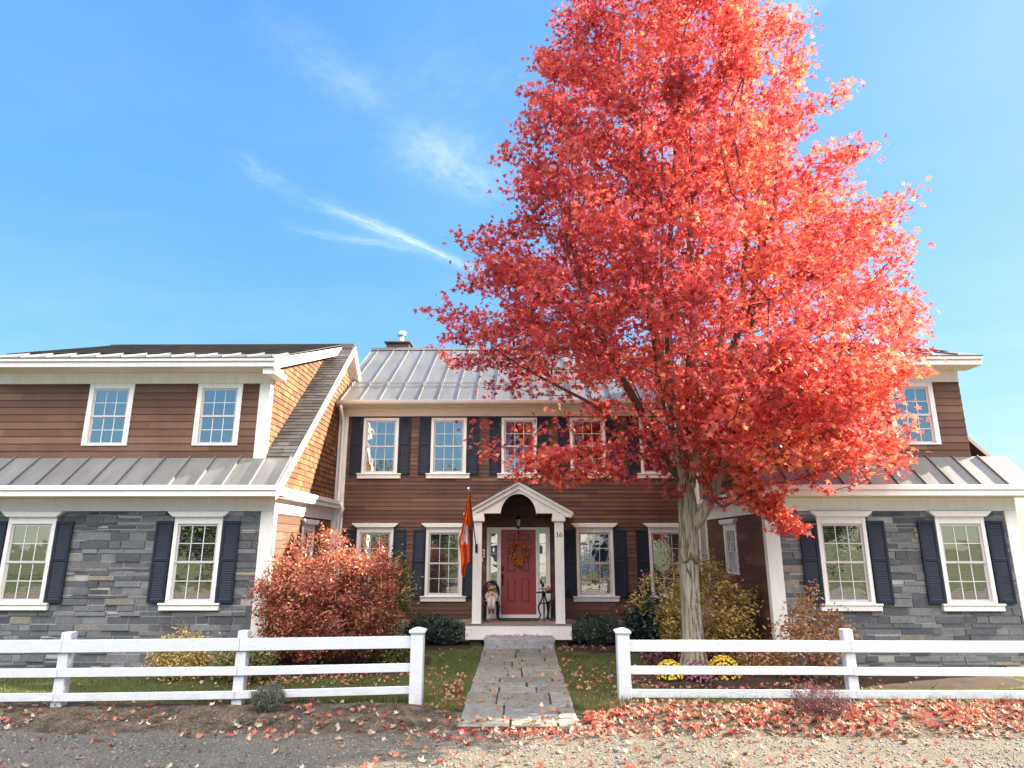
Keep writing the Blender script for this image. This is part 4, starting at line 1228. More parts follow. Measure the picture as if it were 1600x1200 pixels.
# leaves around the outer nodes
rng = np.random.default_rng(5)
tipn = np.arange(nb, len(A))
Cs, Vs = [], []
for i in tipn:
    p = A[i]; q = A[par[i]]
    outer = np.linalg.norm((p[:2] - np.array((env_cx(p[2]), 12.6))) / np.array((1, .8))) / max(env_r(p[2]), .5)
    isextra = p[2] < 3.8 or p[0] < -1.1
    m = int(rng.normal(31, 7) * (.42 + .72 * min(outer, 1))) if not isextra else int(rng.normal(20, 4))
    m = max(m, 5)
    sp = .17 if not isextra else .10
    tt = rng.random((m, 1)) * 1.15
    base = q + (p - q) * np.clip(tt, .15, 1.15)
    c = base + rng.normal(size=(m, 3)) * np.array((sp, sp, sp * .55))
    ok = np.array([allowed(cc) for cc in c]); c = c[ok]
    Cs.append(c)
    hue = .40 + .55 * mnoise.noise(Vector(p * .55)) + .16 * mnoise.noise(Vector(p * 1.7))
    side = .14 * (p[0] - 3.2) / 4 + .10 * (p[2] - 8) / 8 + .16 * smooth(6.5, 4.5, p[2])  # shade and sun put into leaf tone: lighter right, high and lowest
    Vs.append(np.clip(hue + side + rng.normal(size=len(c)) * .25, 0, 1))
Cl = np.concatenate(Cs); Vl = np.concatenate(Vs)
print('maple leaves', len(Cl))
leaves('foliage', Cl, rng.uniform(.078, .142, len(Cl)), MAPLE_S, Vl, M['mapleleaf'], maple, up=.35, droop=.2, rng=rng)

# ------------------------------------------------------------------ SHRUBS
def shrub(name, label, cat, c, rx, ry, h, npts, per, size, mat, shape=OVAL, group=None, low=.15, seed=1, spread=.09, reject=None, hue=.5, tip=.0025, up=.3, hvar=.22, dome=.75, var_fn=None, lumps=.22):
    rg = np.random.default_rng(seed); cx, cy = c; z0 = gz(cx, cy) + .02
    t = thing(name, label, cat, (cx, cy, z0), group)
    pts = []
    while len(pts) < npts:
        v = rg.uniform(-1, 1, 3)
        if (v ** 2).sum() > 1: continue
        z = low + (1 - low) * (v[2] * .5 + .5)
        lump = 1 + lumps * mnoise.noise(Vector((v[0] * 1.8 + seed, v[1] * 1.8, z * 2)))
        rr = math.sqrt(v[0] ** 2 + v[1] ** 2)
        p = np.array((cx + v[0] * rx * lump, cy + v[1] * ry * lump, z0 + h * lump * (low + (z - low) * 1.0) * (1 - .30 * rr * rr * dome)))
        if reject and reject(p): continue
        pts.append(p)
    pts = np.array(pts)
    ns = [(cx, cy, z0 - .05)]; pr = [-1]
    for k in range(9):
        a = rg.uniform(0, 2 * PI); r = rg.uniform(.1, .35)
        ns.append((cx + math.cos(a) * rx * r * .35, cy + math.sin(a) * ry * r * .35, z0 + h * .12)); pr.append(0)
        ns.append((cx + math.cos(a) * rx * r, cy + math.sin(a) * ry * r, z0 + h * .35)); pr.append(len(ns) - 2)
    d = np.linalg.norm(pts - np.array((cx, cy, z0)), axis=1); pts = pts[np.argsort(d)]
    A, pa_ = grow(ns, pr, pts, .3, .8)
    s, _, _ = skeleton_mesh(A, pa_, tip, 2.4, .03)
    s.build('stems', M['twig'], t, smooth=True)
    C_, V_ = [], []
    for i in range(len(ns), len(A)):
        p, q = A[i], A[pa_[i]]
        m = max(3, int(rg.normal(per, per * .25)))
        cc = q + (p - q) * rg.uniform(.3, 1.12, (m, 1)) + rg.normal(size=(m, 3)) * spread
        if reject: cc = cc[[not reject(x) for x in cc]]
        cc = cc[cc[:, 2] > z0 - .02]
        C_.append(cc)
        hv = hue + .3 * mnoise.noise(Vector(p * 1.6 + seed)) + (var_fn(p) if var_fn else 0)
        V_.append(hv + rg.normal(size=len(cc)) * hvar)
    C_ = np.concatenate(C_); V_ = np.concatenate(V_)
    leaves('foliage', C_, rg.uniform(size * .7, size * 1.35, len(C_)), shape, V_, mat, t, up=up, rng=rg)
    return t

shrub('red_shrub', 'large rounded red and orange autumn bush beside the left wing', 'shrub', (-3.62, 12.85), 1.42, 1.0, 2.38, 820, 46, .060, M['redbush'], seed=2, spread=.075,
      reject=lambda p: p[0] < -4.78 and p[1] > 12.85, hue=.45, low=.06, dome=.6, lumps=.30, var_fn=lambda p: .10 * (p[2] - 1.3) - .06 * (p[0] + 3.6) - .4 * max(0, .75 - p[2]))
shrub('olive_shrub', 'olive green and gold bush between the red bush and the house wall', 'shrub', (-2.95, 15.3), .62, .6, 2.05, 200, 32, .07, M['greenbush'], seed=3, hue=.6, low=.05)
shrub('yew_shrub', 'low dark green yew left of the porch', 'shrub', (-1.98, 16.05), .80, .48, .62, 300, 60, .075, M['yew'], BLADE, 'dark evergreens along the house front', seed=4, spread=.055, dome=.25, low=.02)
shrub('yew_shrub', 'low dark green yew just right of the porch', 'shrub', (1.86, 16.05), .68, .48, .60, 260, 60, .075, M['yew'], BLADE, 'dark evergreens along the house front', seed=5, spread=.055, dome=.25, low=.02)
shrub('rhododendron_shrub', 'dark green broad leaved evergreen between the yew and the maple trunk', 'shrub', (3.15, 15.9), .72, .6, .98, 260, 30, .10, M['yew'], OVAL, 'dark evergreens along the house front', seed=6, hue=.6, low=.03, dome=.4)
shrub('yellow_shrub', 'loose yellow green bush behind the maple trunk', 'shrub', (3.60, 13.55), 1.28, .75, 2.05, 300, 34, .074, M['yellowbush'], seed=7, hue=.70, low=.04,
      reject=lambda p: p[0] > 4.75 or (p[0] < 2.75 and (p[2] < .95 or mnoise.noise(Vector(p * 2.2)) < -.02)), spread=.085, lumps=.45, up=.8, var_fn=lambda p: .08 * (p[2] - 1))
shrub('tan_shrub', 'sparse tan orange shrub with bare twigs at the right wing corner', 'shrub', (5.15, 11.95), .72, .5, 1.62, 150, 15, .075, M['orangebush'], seed=8, hue=.55, low=.1, spread=.10)
shrub('tan_shrub', 'low golden tan shrub behind the right fence rails', 'shrub', (4.35, 12.35), .55, .4, .50, 170, 24, .055, M['orangebush'], seed=9, hue=.6, low=.05)
shrub('olive_shrub', 'low olive yellow shrub at the foot of the left wing corner', 'shrub', (-4.75, 11.95), .52, .42, .68, 190, 28, .055, M['greenbush'], seed=10, hue=.62, low=.04)
shrub('gold_shrub', 'small golden shrub in front of the stone wall behind the left fence', 'shrub', (-5.95, 12.1), .5, .4, .78, 150, 26, .055, M['yellowbush'], seed=12, hue=.65, low=.04)
shrub('olive_shrub', 'low olive shrub at the right foot of the red bush', 'shrub', (-2.55, 13.2), .45, .4, .60, 130, 26, .055, M['greenbush'], seed=14, hue=.5, low=.04)
shrub('sage_shrub', 'small round grey green shrub on the bank below the left fence', 'shrub', (-3.47, 9.62), .235, .22, .33, 190, 40, .03, M['sage'], BLADE, seed=15, spread=.022, low=.02, dome=.3, hue=.5)
shrub('dead_shrub', 'dark brown low shrub on the leafy bank below the right fence', 'shrub', (4.05, 9.45), .42, .34, .34, 200, 34, .03, M['maroon'], BLADE, seed=16, spread=.03, low=.02, dome=.3, hue=.25)
shrub('coral_bells', 'low maroon leaved plant at the foot of the maple trunk', 'plant', (3.25, 13.05), .85, .3, .36, 150, 16, .08, M['maroon'], seed=17, low=.05, hue=.45)

def mum(label, c, r, h, mat, seed):
    rg = np.random.default_rng(seed); cx, cy = c; z0 = gz(cx, cy) + .05
    t = thing('chrysanthemum', label, 'flower', (cx, cy, z0), 'potted mums round the maple trunk')
    n = 230; i = np.arange(n) + .5
    ph = np.arccos(1 - i / n * .95); th = PI * (1 + 5 ** .5) * i
    d = np.stack([np.cos(th) * np.sin(ph), np.sin(th) * np.sin(ph), np.cos(ph)], 1); d += rg.normal(size=d.shape) * .05; d = norm(d)
    c0 = np.array((cx, cy, z0 + h * .12))
    # each head: a rosette of short petals
    C_, N_, H_, V_ = [], [], [], []
    for k in range(n):
        p = c0 + d[k] * np.array((r, r, h * .9)) * rg.uniform(.93, 1.04)
        hv = rg.uniform(.2, .9)
        for q in range(9):
            a = 2 * PI * q / 9 + rg.random(); e = norm(np.cross(d[k:k + 1], rg.normal(size=(1, 3))))[0]
            C_.append(p + e * .013); N_.append(d[k] + e * rg.uniform(.1, .9)); H_.append(np.cross(d[k], e)); V_.append(hv + rg.normal() * .1)
    leaves('flower_heads', np.array(C_), .036, OVAL, np.array(V_), mat, t, nrm=np.array(N_), rng=rg)
    m = 900; v = norm(rg.normal(size=(m, 3))); v[:, 2] = np.abs(v[:, 2])
    leaves('leaves', c0 + v * np.array((r, r, h * .85)) * rg.uniform(.5, .95, (m, 1)) - np.array((0, 0, .05)), .05, OVAL, rg.random(m), M['mumleaf'], t, rng=rg)
mum('yellow mum left of the maple trunk', (2.58, 11.9), .25, .32, M['mumyellow'], 31)
mum('larger yellow mum right of the maple trunk', (3.52, 11.95), .285, .38, M['mumyellow'], 32)
mum('purple mum between the two yellow mums', (3.06, 11.8), .26, .31, M['mumpurple'], 33)

# ------------------------------------------------------------------ GROUND COVER (stuff)
rg = np.random.default_rng(77)
def blades(name, pts, hgt, wid, var, mat, parent=None, lean=.5):
    N = len(pts); a = rg.uniform(0, 2 * PI, N)
    u = np.stack([np.cos(a), np.sin(a), np.zeros(N)], 1); b = rg.uniform(0, 2 * PI, N)
    tip = np.stack([np.cos(b) * lean * rg.random(N), np.sin(b) * lean * rg.random(N), np.ones(N)], 1)
    V = np.zeros((N, 3, 3)); V[:, 0] = pts - u * wid[:, None] / 2; V[:, 1] = pts + u * wid[:, None] / 2; V[:, 2] = pts + tip * hgt[:, None]
    me = bpy.data.meshes.new(name); me.vertices.add(N * 3); me.vertices.foreach_set('co', V.reshape(-1))
    me.loops.add(N * 3); me.loops.foreach_set('vertex_index', np.arange(N * 3, dtype=np.int32)); me.polygons.add(N)
    me.polygons.foreach_set('loop_start', np.arange(0, N * 3, 3, dtype=np.int32)); me.update(calc_edges=True)
    at = me.attributes.new('var', 'FLOAT', 'FACE'); at.data.foreach_set('value', np.clip(var, 0, 1).astype(np.float32))
    me.materials.append(mat); o = bpy.data.objects.new(name, me); COL.objects.link(o); attach(o, parent); return o
def inside_bed(x, y):
    for cx, cy, rx, ry, p in ((3.35, 12.45, 1.7, 1.15, 2), (-4.6, 13.8, 3.0, 1.5, 3), (3.2, 15.9, 2.25, 1.1, 4), (-3.0, 16.1, 2.1, .95, 4), (6.6, 12.2, 2.2, .85, 3)):
        if abs((x - cx) / rx) ** p + abs((y - cy) / ry) ** p < .97: return True
    return False
G = []
while len(G) < 90000:
    x, y = rg.uniform(-9, 9), 10.15 + 6.2 * rg.random() ** 1.25
    if abs(x) < .80 and y < 15.5: continue
    if abs(x) > 4.85 and y > 12.9 or inside_bed(x, y): continue
    G.append((x, y))
G = np.array(G); Gz = np.array([lawn_z(x, y) for x, y in G]); hv = np.array([.45 + .35 * fbm(x, y, .9, 6) for x, y in G])
g1 = np.column_stack([G, Gz - .005])
h1 = rg.uniform(.025, .06, len(G)); w1 = rg.uniform(.005, .010, len(G))
E_ = []
while len(E_) < 14000:      # longer fringe along the fence line
    x = rg.uniform(-9, 9); y = rg.normal(10.36, .14)
    if abs(x) < .83 or y < 10.1: continue
    if rg.random() > .35 + .65 * (fbm(x, y, 1.5, 12) > -.05): continue
    E_.append((x, y))
for k in range(1500):
    x, y = .86 + abs(rg.normal(0, .35)), rg.uniform(9.75, 10.4); E_.append((x, y))
for k in range(500):
    x, y = -.86 - abs(rg.normal(0, .22)), rg.uniform(9.85, 10.3); E_.append((x, y))
E_ = np.array(E_); Ez = np.array([gz(x, y) for x, y in E_])
pts = np.concatenate([g1, np.column_stack([E_, Ez - .01])])
hh = np.concatenate([h1, rg.uniform(.05, .15, len(E_))]); wwid = np.concatenate([w1, rg.uniform(.006, .011, len(E_))])
vv = np.concatenate([hv + rg.normal(size=len(G)) * .18, .65 + rg.normal(size=len(E_)) * .2])
tag(blades('grass', pts, hh, wwid, vv, M['grass']), kind='stuff')

# fallen leaves
L_ = []
def drop(n, fn):
    k = 0
    while k < n:
        x, y, p = fn()
        if rg.random() > p: continue
        if abs(x) > 4.8 and y > 12.9: continue
        L_.append((x, y)); k += 1
drop(3000, lambda: (lambda x, y: (x, y, (.25 + .75 * smooth(-.3, .35, fbm(x, y, 1.3, 31))) * smooth(8.35, 9.1, y)))(rg.uniform(.9, 8), rg.normal(9.55, .42)))
drop(260, lambda: (rg.normal(.2, .8), rg.normal(9.0, .15), 1))
drop(230, lambda: (rg.uniform(-1.6, 5), rg.uniform(7.4, 9.0), .5 + .5 * smooth(-.2, .3, fbm(rg.uniform(0, 9), 1, 1, 3))))
drop(300, lambda: (lambda x, y: (x, y, smooth(-.25, .4, fbm(x, y, 1.1, 13))))(rg.uniform(-8, -.8), rg.uniform(8.7, 10.3)))
drop(60, lambda: (rg.uniform(-6, 0), rg.uniform(7.4, 9.0), 1))
drop(170, lambda: (-.9 - abs(rg.normal(0, .2)), rg.normal(10.9, .6), 1))
drop(110, lambda: (.86 + abs(rg.normal(0, .25)), rg.uniform(10.2, 15.6), 1))
drop(300, lambda: (rg.uniform(-6, 6), rg.uniform(10.3, 15.6), 1))
drop(1400, lambda: (rg.normal(3.3, 1.3), rg.normal(12.0, .55), 1))
drop(500, lambda: (rg.normal(-3.7, 1.2), rg.normal(12.3, .45), 1))
drop(85, lambda: (rg.uniform(-.8, .8), 9.1 + 6.4 * rg.random() ** 1.3, 1))
drop(160, lambda: (rg.uniform(.8, 3.5), rg.normal(15.45, .15), 1))
L_ = np.array(L_); Lz = np.array([gz(x, y) for x, y in L_])
isl = np.array([(y > 10.3 and not abs(x) < .8) for x, y in L_])
C_ = np.column_stack([L_, Lz + .012 + .02 * rg.random(len(L_)) + .018 * isl])
nm_ = rg.normal(size=(len(L_), 3)) * .62; nm_[:, 2] = 1
vr = rg.beta(1.25, 1.0, len(L_)); vr = np.where(L_[:, 0] < -1, np.clip(vr + .15, 0, 1), vr)
vr = np.where((L_[:, 1] > 10.2), np.where(rg.random(len(L_)) < .55, vr * .6, .62 + .3 * rg.random(len(L_))), vr)
keep = ~((np.abs(L_[:, 0] + 3.47) < .22) & (np.abs(L_[:, 1] - 9.62) < .2))
C_, nm_, vr = C_[keep], nm_[keep], vr[keep]
fsz = rg.uniform(.045, .10, len(C_)) * np.where(C_[:, 1] > 10.2, .75, 1)
tag(leaves('fallen_leaves', C_, fsz, MAPLE, vr, M['fallen'], None, nrm=nm_, droop=-.75, rng=rg), kind='stuff')
# a few on the deck edge and on the step
stp = [(rg.uniform(-.7, .75), rg.uniform(15.55, 15.85), .265) for _ in range(26)] + [(rg.uniform(-1.1, 1.1), rg.uniform(15.95, 16.5), .505) for _ in range(14)]
nn_ = rg.normal(size=(len(stp), 3)) * .35; nn_[:, 2] = 1
tag(leaves('fallen_leaves', np.array(stp), rg.uniform(.05, .09, len(stp)), MAPLE_S, rg.uniform(.05, .6, len(stp)), M['fallen'], None, nrm=nn_, droop=-.5, rng=rg), kind='stuff')

# gravel stones
S_ = []
while len(S_) < 15000:
    x, y = rg.uniform(-7, 7), 7.3 + 2.3 * rg.random() ** 1.1
    if abs(x) < .8 and y > 9.1: continue
    if y > 9.0 and rg.random() < .6: continue
    S_.append((x, y))
S_ = np.array(S_); N = len(S_); Sz = np.array([gz(x, y) for x, y in S_])
sz = .005 + .015 * rg.random(N) ** 3
octv = np.array([(1, 0, 0), (0, 1, 0), (-1, 0, 0), (0, -1, 0), (0, 0, .7), (0, 0, -.7)], float); octf = np.array([(0, 1, 4), (1, 2, 4), (2, 3, 4), (3, 0, 4), (1, 0, 5), (2, 1, 5), (3, 2, 5), (0, 3, 5)])
ang = rg.uniform(0, 2 * PI, N); ca, sa = np.cos(ang), np.sin(ang)
V = octv[None] * (1 + rg.normal(size=(N, 6, 3)) * .18); V = V + rg.normal(size=(N, 6, 3)) * .15
V = np.stack([V[..., 0] * ca[:, None] - V[..., 1] * sa[:, None], V[..., 0] * sa[:, None] + V[..., 1] * ca[:, None], V[..., 2]], -1) * sz[:, None, None]
V += np.column_stack([S_, Sz + sz * .25])[:, None]
me = bpy.data.meshes.new('gravel'); me.vertices.add(N * 6); me.vertices.foreach_set('co', V.reshape(-1))
F = (np.arange(N)[:, None, None] * 6 + octf[None]).reshape(-1)
me.loops.add(len(F)); me.loops.foreach_set('vertex_index', F.astype(np.int32)); me.polygons.add(N * 8)
me.polygons.foreach_set('loop_start', np.arange(0, len(F), 3, dtype=np.int32)); me.update(calc_edges=True)
at = me.attributes.new('var', 'FLOAT', 'FACE'); at.data.foreach_set('value', np.repeat(rg.random(N), 8).astype(np.float32))
me.materials.append(M['stonebit']); o = bpy.data.objects.new('gravel', me); COL.objects.link(o); tag(o, kind='stuff')

# ------------------------------------------------------------------ FENCES
def post(mb_name, parent, x, y, w, ztop, cap, z0, ry=0):
    mb = MB(); h = w / 2
    mb.box(x - h, x + h, y - h, y + h, z0, ztop - (.07 if cap else 0))
    o = mb.build('post', M['vinyl'], parent, bevel=.008, seg=2)
    if cap:
        m2 = MB(); a = h * 1.02; b = h * 1.28
        pr = [(a, -.10), (a * 1.10, -.085), (b, -.068), (b, -.045), (b * .96, -.035), (.02, 0.0)]
        vs = []; fs = []
        for r, z in pr:
            for sx, sy in ((-1, -1), (1, -1), (1, 1), (-1, 1)): vs.append((x + sx * r, y + sy * r, ztop + z))
        for i in range(len(pr) - 1):
            for k in range(4): fs.append((i * 4 + k, i * 4 + (k + 1) % 4, (i + 1) * 4 + (k + 1) % 4, (i + 1) * 4 + k))
        fs.append([(len(pr) - 1) * 4 + k for k in range(4)]); fs.append([3, 2, 1, 0])
        m2.add(vs, fs); m2.build('post_cap', M['vinyl'], o, bevel=.003)
    return o
def rail(parent, p0, p1, z0a, z1a, z0b, z1b, t=.04):
    p0, p1 = Vector((*p0, 0)), Vector((*p1, 0)); d = (p1 - p0).normalized(); nrm_ = Vector((d.y, -d.x, 0))
    v = []
    j0, j1 = random.uniform(-.006, .006), random.uniform(-.006, .006)
    for p, a, b in ((p0, z0a + j0, z1a + j0), (p1, z0b + j1, z1b + j1)):
        for off in (-t / 2, t / 2):
            for z in (a, b): v.append(p + nrm_ * off + Z_ * z)
    mb = MB(); mb.add(v, [(0, 1, 3, 2), (4, 6, 7, 5), (0, 4, 5, 1), (2, 3, 7, 6), (1, 5, 7, 3), (0, 2, 6, 4)])
    return mb.build('rail', M['vinyl'], parent, bevel=.004)
RZS = [(.812, .980), (.488, .603), (.180, .283)]
fl = thing('fence', 'white three rail fence left of the stone walk', 'fence', (-1.5, 10.15, 0), 'white fences along the road')
post('p', fl, -1.495, 10.17, .185, 1.10, True, -.1)
P0 = (-1.57, 10.165); P1 = (-4.02, 9.86); dd = (P1[0] - P0[0], P1[1] - P0[1])
pp = [P0, P1, (P1[0] + dd[0], P1[1] + dd[1] * .6), (P1[0] + 2 * dd[0], P1[1] + dd[1] * 1.0)]
for q in pp[1:]:
    o = post('p', fl, q[0] + .02, q[1] + .095, .145, 1.075, False, -.1)
for a, b in zip(pp[:-1], pp[1:]):
    k = .985
    for z0, z1 in RZS: rail(fl, a, (a[0] + (b[0] - a[0]) * .9985, a[1] + (b[1] - a[1]) * .9985), z0, z1, z0 * .995, z1 * .995)
fr_ = thing('fence', 'white three rail fence right of the stone walk, in front of the red maple', 'fence', (1.57, 10.35, 0), 'white fences along the road')
post('p', fr_, 1.565, 10.35, .185, 1.075, True, -.1)
qq = [(1.64, 10.33), (4.95, 10.30), (8.35, 10.27), (11.7, 10.24)]
for q in qq[1:]: post('p', fr_, q[0], q[1] + .10, .145, 1.05, False, -.1)
for a, b in zip(qq[:-1], qq[1:]):
    for z0, z1 in ((.742, .902), (.418, .530), (.107, .217)): rail(fr_, a, (b[0] - .004, b[1]), z0, z1, z0, z1)

# ------------------------------------------------------------------ THINGS ON THE PORCH
# lantern
lan = thing('lantern', 'black hanging lantern with clear panes under the porch arch', 'lantern', (0, 16.6, 2.68))
mb = MB(); c = (0, 16.6, 0)
mb.lathe([(.035, 2.70), (.055, 2.715), (.055, 2.73), (.048, 2.735)], c, 6, rot=PI / 6)
mb.lathe([(.012, 2.665), (.02, 2.675), (.035, 2.70)], c, 8)
for k in range(6):
    a = 2 * PI * k / 6 + PI / 6; mb.tube([(.050 * math.cos(a), 16.6 + .050 * math.sin(a), 2.73), (.088 * math.cos(a), 16.6 + .088 * math.sin(a), 2.905)], .006, 5)
mb.lathe([(.095, 2.90), (.10, 2.912), (.06, 2.955), (.03, 2.985), (.018, 3.0), (.016, 3.03), (.004, 3.035)], c, 6, rot=PI / 6)
mb.tube([(0, 16.6, 3.03), (0, 16.6, 3.48)], .006, 6)
mb.lathe([(.05, 3.455), (.05, 3.475), (.02, 3.49)], c, 16)
mb.build('lantern_frame', M['iron'], lan)
mb = MB(); mb.lathe([(.047, 2.735), (.086, 2.902)], c, 6, rot=PI / 6); mb.build('lantern_glass', M['clearglass'], lan)
mb = MB(); mb.lathe([(.012, 2.735), (.012, 2.82), (.004, 2.83)], c, 8); mb.build('candle', M['cream'], lan)

# wreath
wr = thing('wreath', 'orange berry wreath hanging on the red front door', 'wreath', (0.01, HY - .06, 2.09))
mb = MB(); rg2 = random.Random(4); wc = Vector((.008, HY - .055, 2.09))
for k in range(9):
    pts = []; ph = rg2.uniform(0, 6)
    for i in range(30):
        a = 2 * PI * i / 29; r = .185 + .025 * math.sin(3 * a + ph) + .012 * k / 4 * math.cos(a * 2 + ph)
        pts.append(wc + Vector((r * math.cos(a), .015 * math.sin(5 * a + ph), r * math.sin(a) * 1.08)))
    mb.tube(pts, .006, 5, caps=False)
for k in range(90):
    a = rg2.uniform(0, 2 * PI); r = .2; p = wc + Vector((r * math.cos(a), -.02, r * math.sin(a)))
    if k > 74: a = -PI / 2 + rg2.uniform(-.35, .2); p = wc + Vector((.02, -.02, -.2))
    b = a + rg2.uniform(-1, 1) * (.4 if k > 74 else 1); l = rg2.uniform(.06, .13) * (1.6 if k > 74 else 1)
    mb.tube([p, p + Vector((math.cos(b) * l, -.02, math.sin(b) * l))], .003, 4)
mb.build('vine_ring', M['scar'], wr)
mb = MB()
for k in range(350):
    a = rg2.uniform(0, 2 * PI); r = min(max(rg2.gauss(.205, .045), .12), .285) * (1 + .12 * math.sin(3 * a + .6)); p = wc + Vector((r * math.cos(a), -.035 + rg2.gauss(0, .018), r * math.sin(a) * 1.08))
    if k > 322: p = wc + Vector((rg2.gauss(.01, .04), -.03, -.22 - rg2.random() * .10))
    mb.ball(p, rg2.uniform(.011, .019), 6, 4)
M['berry'] = mat_boards('orange berries', [(0, (.16, .025, .01)), (.4, (.55, .11, .012)), (1, (.78, .25, .03))], (1, 1, 1), rough=.35, bump=0)
mb.build('berries', M['berry'], wr, smooth=True)

# plaque by the door
pl = thing('wall_plaque', 'small white framed plaque with dark red squares left of the door', 'plaque', (-.93, HY - .03, 2.06))
mb = MB(); x0, x1, z0, z1 = -1.005, -.865, 1.965, 2.165; y0 = HY - .045; w_ = .022
for r in ((x0, x0 + w_, z0, z1), (x1 - w_, x1, z0, z1), (x0 + w_, x1 - w_, z0, z0 + w_), (x0 + w_, x1 - w_, z1 - w_, z1), (x0 + w_, x1 - w_, 2.055, 2.072)): mb.box(r[0], r[1], y0, HY - .012, r[2], r[3])
mb.build('frame', M['white'], pl, bevel=.002)
mb = MB(); mb.box(x0 + .01, x1 - .01, y0 + .01, HY - .014, z0 + .01, z1 - .01); mb.build('plaque_face', M['darkred'], pl)

# door mat
mb = MB(); mb.box(-.47, .47, 16.42, 16.93, .497, .515); tag(mb.build('doormat', M['mat'], bevel=.006), 'dark doormat on the porch in front of the red door', 'doormat')

# iron chairs
def chair(label, loc, rz):
    t = thing('garden_chair', label, 'chair', (0, 0, 0), 'black cast iron porch chairs')
    sh = .43; mb = MB()
    mb.lathe([(.17, -.012), (.19, -.004), (.19, .008), (.175, .014), (.0, .012)], (0, 0, sh), 28, sx=1.0, sy=1.0)
    mb.build('seat', M['iron'], t, smooth=False)
    mb = MB(); pts = []
    for i in range(25):   # outer back loop, leaning back
        a = PI * (-.16 + 1.32 * i / 24); x = .20 * math.cos(a); z = sh + .22 + .235 * math.sin(a)
        pts.append((x, .155 + (z - sh) * .16, z))
    pts = [(.12, .15, sh)] + pts + [(-.12, .15, sh)]
    mb.tube(pts, .026, 8)
    def bk(x, z): return (x, .155 + z * .16, sh + z)
    for s in (-1, 1):
        pts = [bk(s * (.035 + .065 * math.sin(PI * i / 16)), .03 + .36 * i / 16) for i in range(17)]; mb.tube(pts, .021, 6)
        for zc, r in ((.12, .05), (.25, .058), (.35, .045)):
            mb.tube([bk(s * .115 + r * .75 * math.cos(a), zc + r * math.sin(a)) for a in [2 * PI * i / 14 for i in range(15)]], .019, 6, caps=False)
    for zc, r in ((.10, .045), (.22, .06), (.345, .06)):
        mb.tube([bk(r * math.cos(a), zc + r * math.sin(a)) for a in [2 * PI * i / 16 for i in range(17)]], .020, 6, caps=False)
    mb.tube([bk(-.17, .10), bk(0, .06), bk(.17, .10)], .010, 6)
    mb.build('backrest', M['iron'], t, smooth=True)
    for sx in (-1, 1):
        for sy in (-1, 1):
            mb = MB(); x, y = sx * .13, sy * .13
            mb.tube([(x, y, sh - .01), (x * 1.28, y * 1.25, sh - .09), (x * 1.22, y * 1.2, sh - .22), (x * 1.15, y * 1.18, .12), (x * 1.35, y * 1.4, .02), (x * 1.48, y * 1.5, .012)], [.025, .036, .027, .022, .022, .028], 8)
            mb.build('leg', M['iron'], t, smooth=True)
    mb = MB()
    for a0 in range(4):
        a = a0 * PI / 2; ca, sa = math.cos(a), math.sin(a)
        q = [(-.14, -.17, sh - .02), (-.08, -.175, sh - .075), (0, -.18, sh - .05), (.08, -.175, sh - .075), (.14, -.17, sh - .02)]
        mb.tube([(x * ca - y * sa, x * sa + y * ca, z) for x, y, z in q], .009, 6)
    mb.build('apron', M['iron'], t, smooth=True)
    t.location = loc; t.rotation_euler = (0, 0, rz)
    return t
DK = .4935
chair('black cast iron chair left of the red door with a doll seated on it', (-.665, 16.64, DK), R(8))
chair('black cast iron chair at the right end of the porch behind the small table', (.93, 16.78, DK), R(-72))

# bistro table
tb = thing('bistro_table', 'small round black iron table right of the red door', 'table', (.62, 16.58, DK))
tz = 1.135; cx, cy = .62, 16.58
mb = MB(); mb.lathe([(.19, 0), (.205, .006), (.205, .016), (.195, .02), (.0, .021)], (cx, cy, tz), 36); mb.build('tabletop', M['iron'], tb)
for k in range(3):
    a = 2 * PI * k / 3 + .5; mb = MB(); pr = [(.03, .62), (.045, .50), (.10, .38), (.155, .31), (.135, .20), (.095, .12), (.13, .04), (.19, .008)]
    mb.tube([(cx + r * math.cos(a), cy + r * math.sin(a), DK + z * (tz - DK) / .62) for r, z in pr], [.016, .017, .020, .021, .018, .017, .018, .020], 8)
    mb.build('leg', M['iron'], tb, smooth=True)
mb = MB(); mb.tube([(cx + .115 * math.cos(a), cy + .115 * math.sin(a), DK + .40) for a in [2 * PI * i / 24 for i in range(25)]], .009, 6, caps=False); mb.build('brace_ring', M['iron'], tb, smooth=True)
# what stands on it
st_ = thing('serving_stand', 'dark footed stand on the small iron table, with a black finial', 'stand', (cx - .02, cy, tz + .021))
mb = MB(); c = (cx - .02, cy - .02, tz + .021); mb.lathe([(.05, 0), (.05, .008), (.014, .02), (.012, .055), (.02, .062), (.085, .072), (.088, .082), (.02, .084)], c, 24); mb.build('dish', M['bronze'], st_, smooth=False)
mb = MB(); mb.lathe([(.006, .084), (.008, .11), (.032, .135), (.038, .17), (.028, .205), (.008, .225), (.002, .23)], c, 16); mb.build('finial', M['iron'], st_, smooth=True)
pk = thing('pumpkin', 'small reddish gourd on the right side of the small iron table', 'pumpkin', (cx + .10, cy - .03, tz + .021))
mb = MB(); n = 40; prf = [(.01, .01), (.045, .0), (.07, .03), (.075, .06), (.06, .10), (.03, .118), (.008, .112)]
vs = []
for r, z in prf:
    for k in range(n):
        a = 2 * PI * k / n; rr = r * (1 + .07 * math.cos(8 * a)); vs.append((cx + .11 + rr * math.cos(a), cy - .03 + rr * math.sin(a), tz + .022 + z))
mb.add(vs, [(i * n + k, i * n + (k + 1) % n, (i + 1) * n + (k + 1) % n, (i + 1) * n + k) for i in range(len(prf) - 1) for k in range(n)] + [[k for k in range(n)][::-1]])
M['gourd'] = mat_simple('reddish gourd skin', (.36, .10, .07), .4, var=.25)
mb.build('gourd_body', M['gourd'], pk, smooth=True)
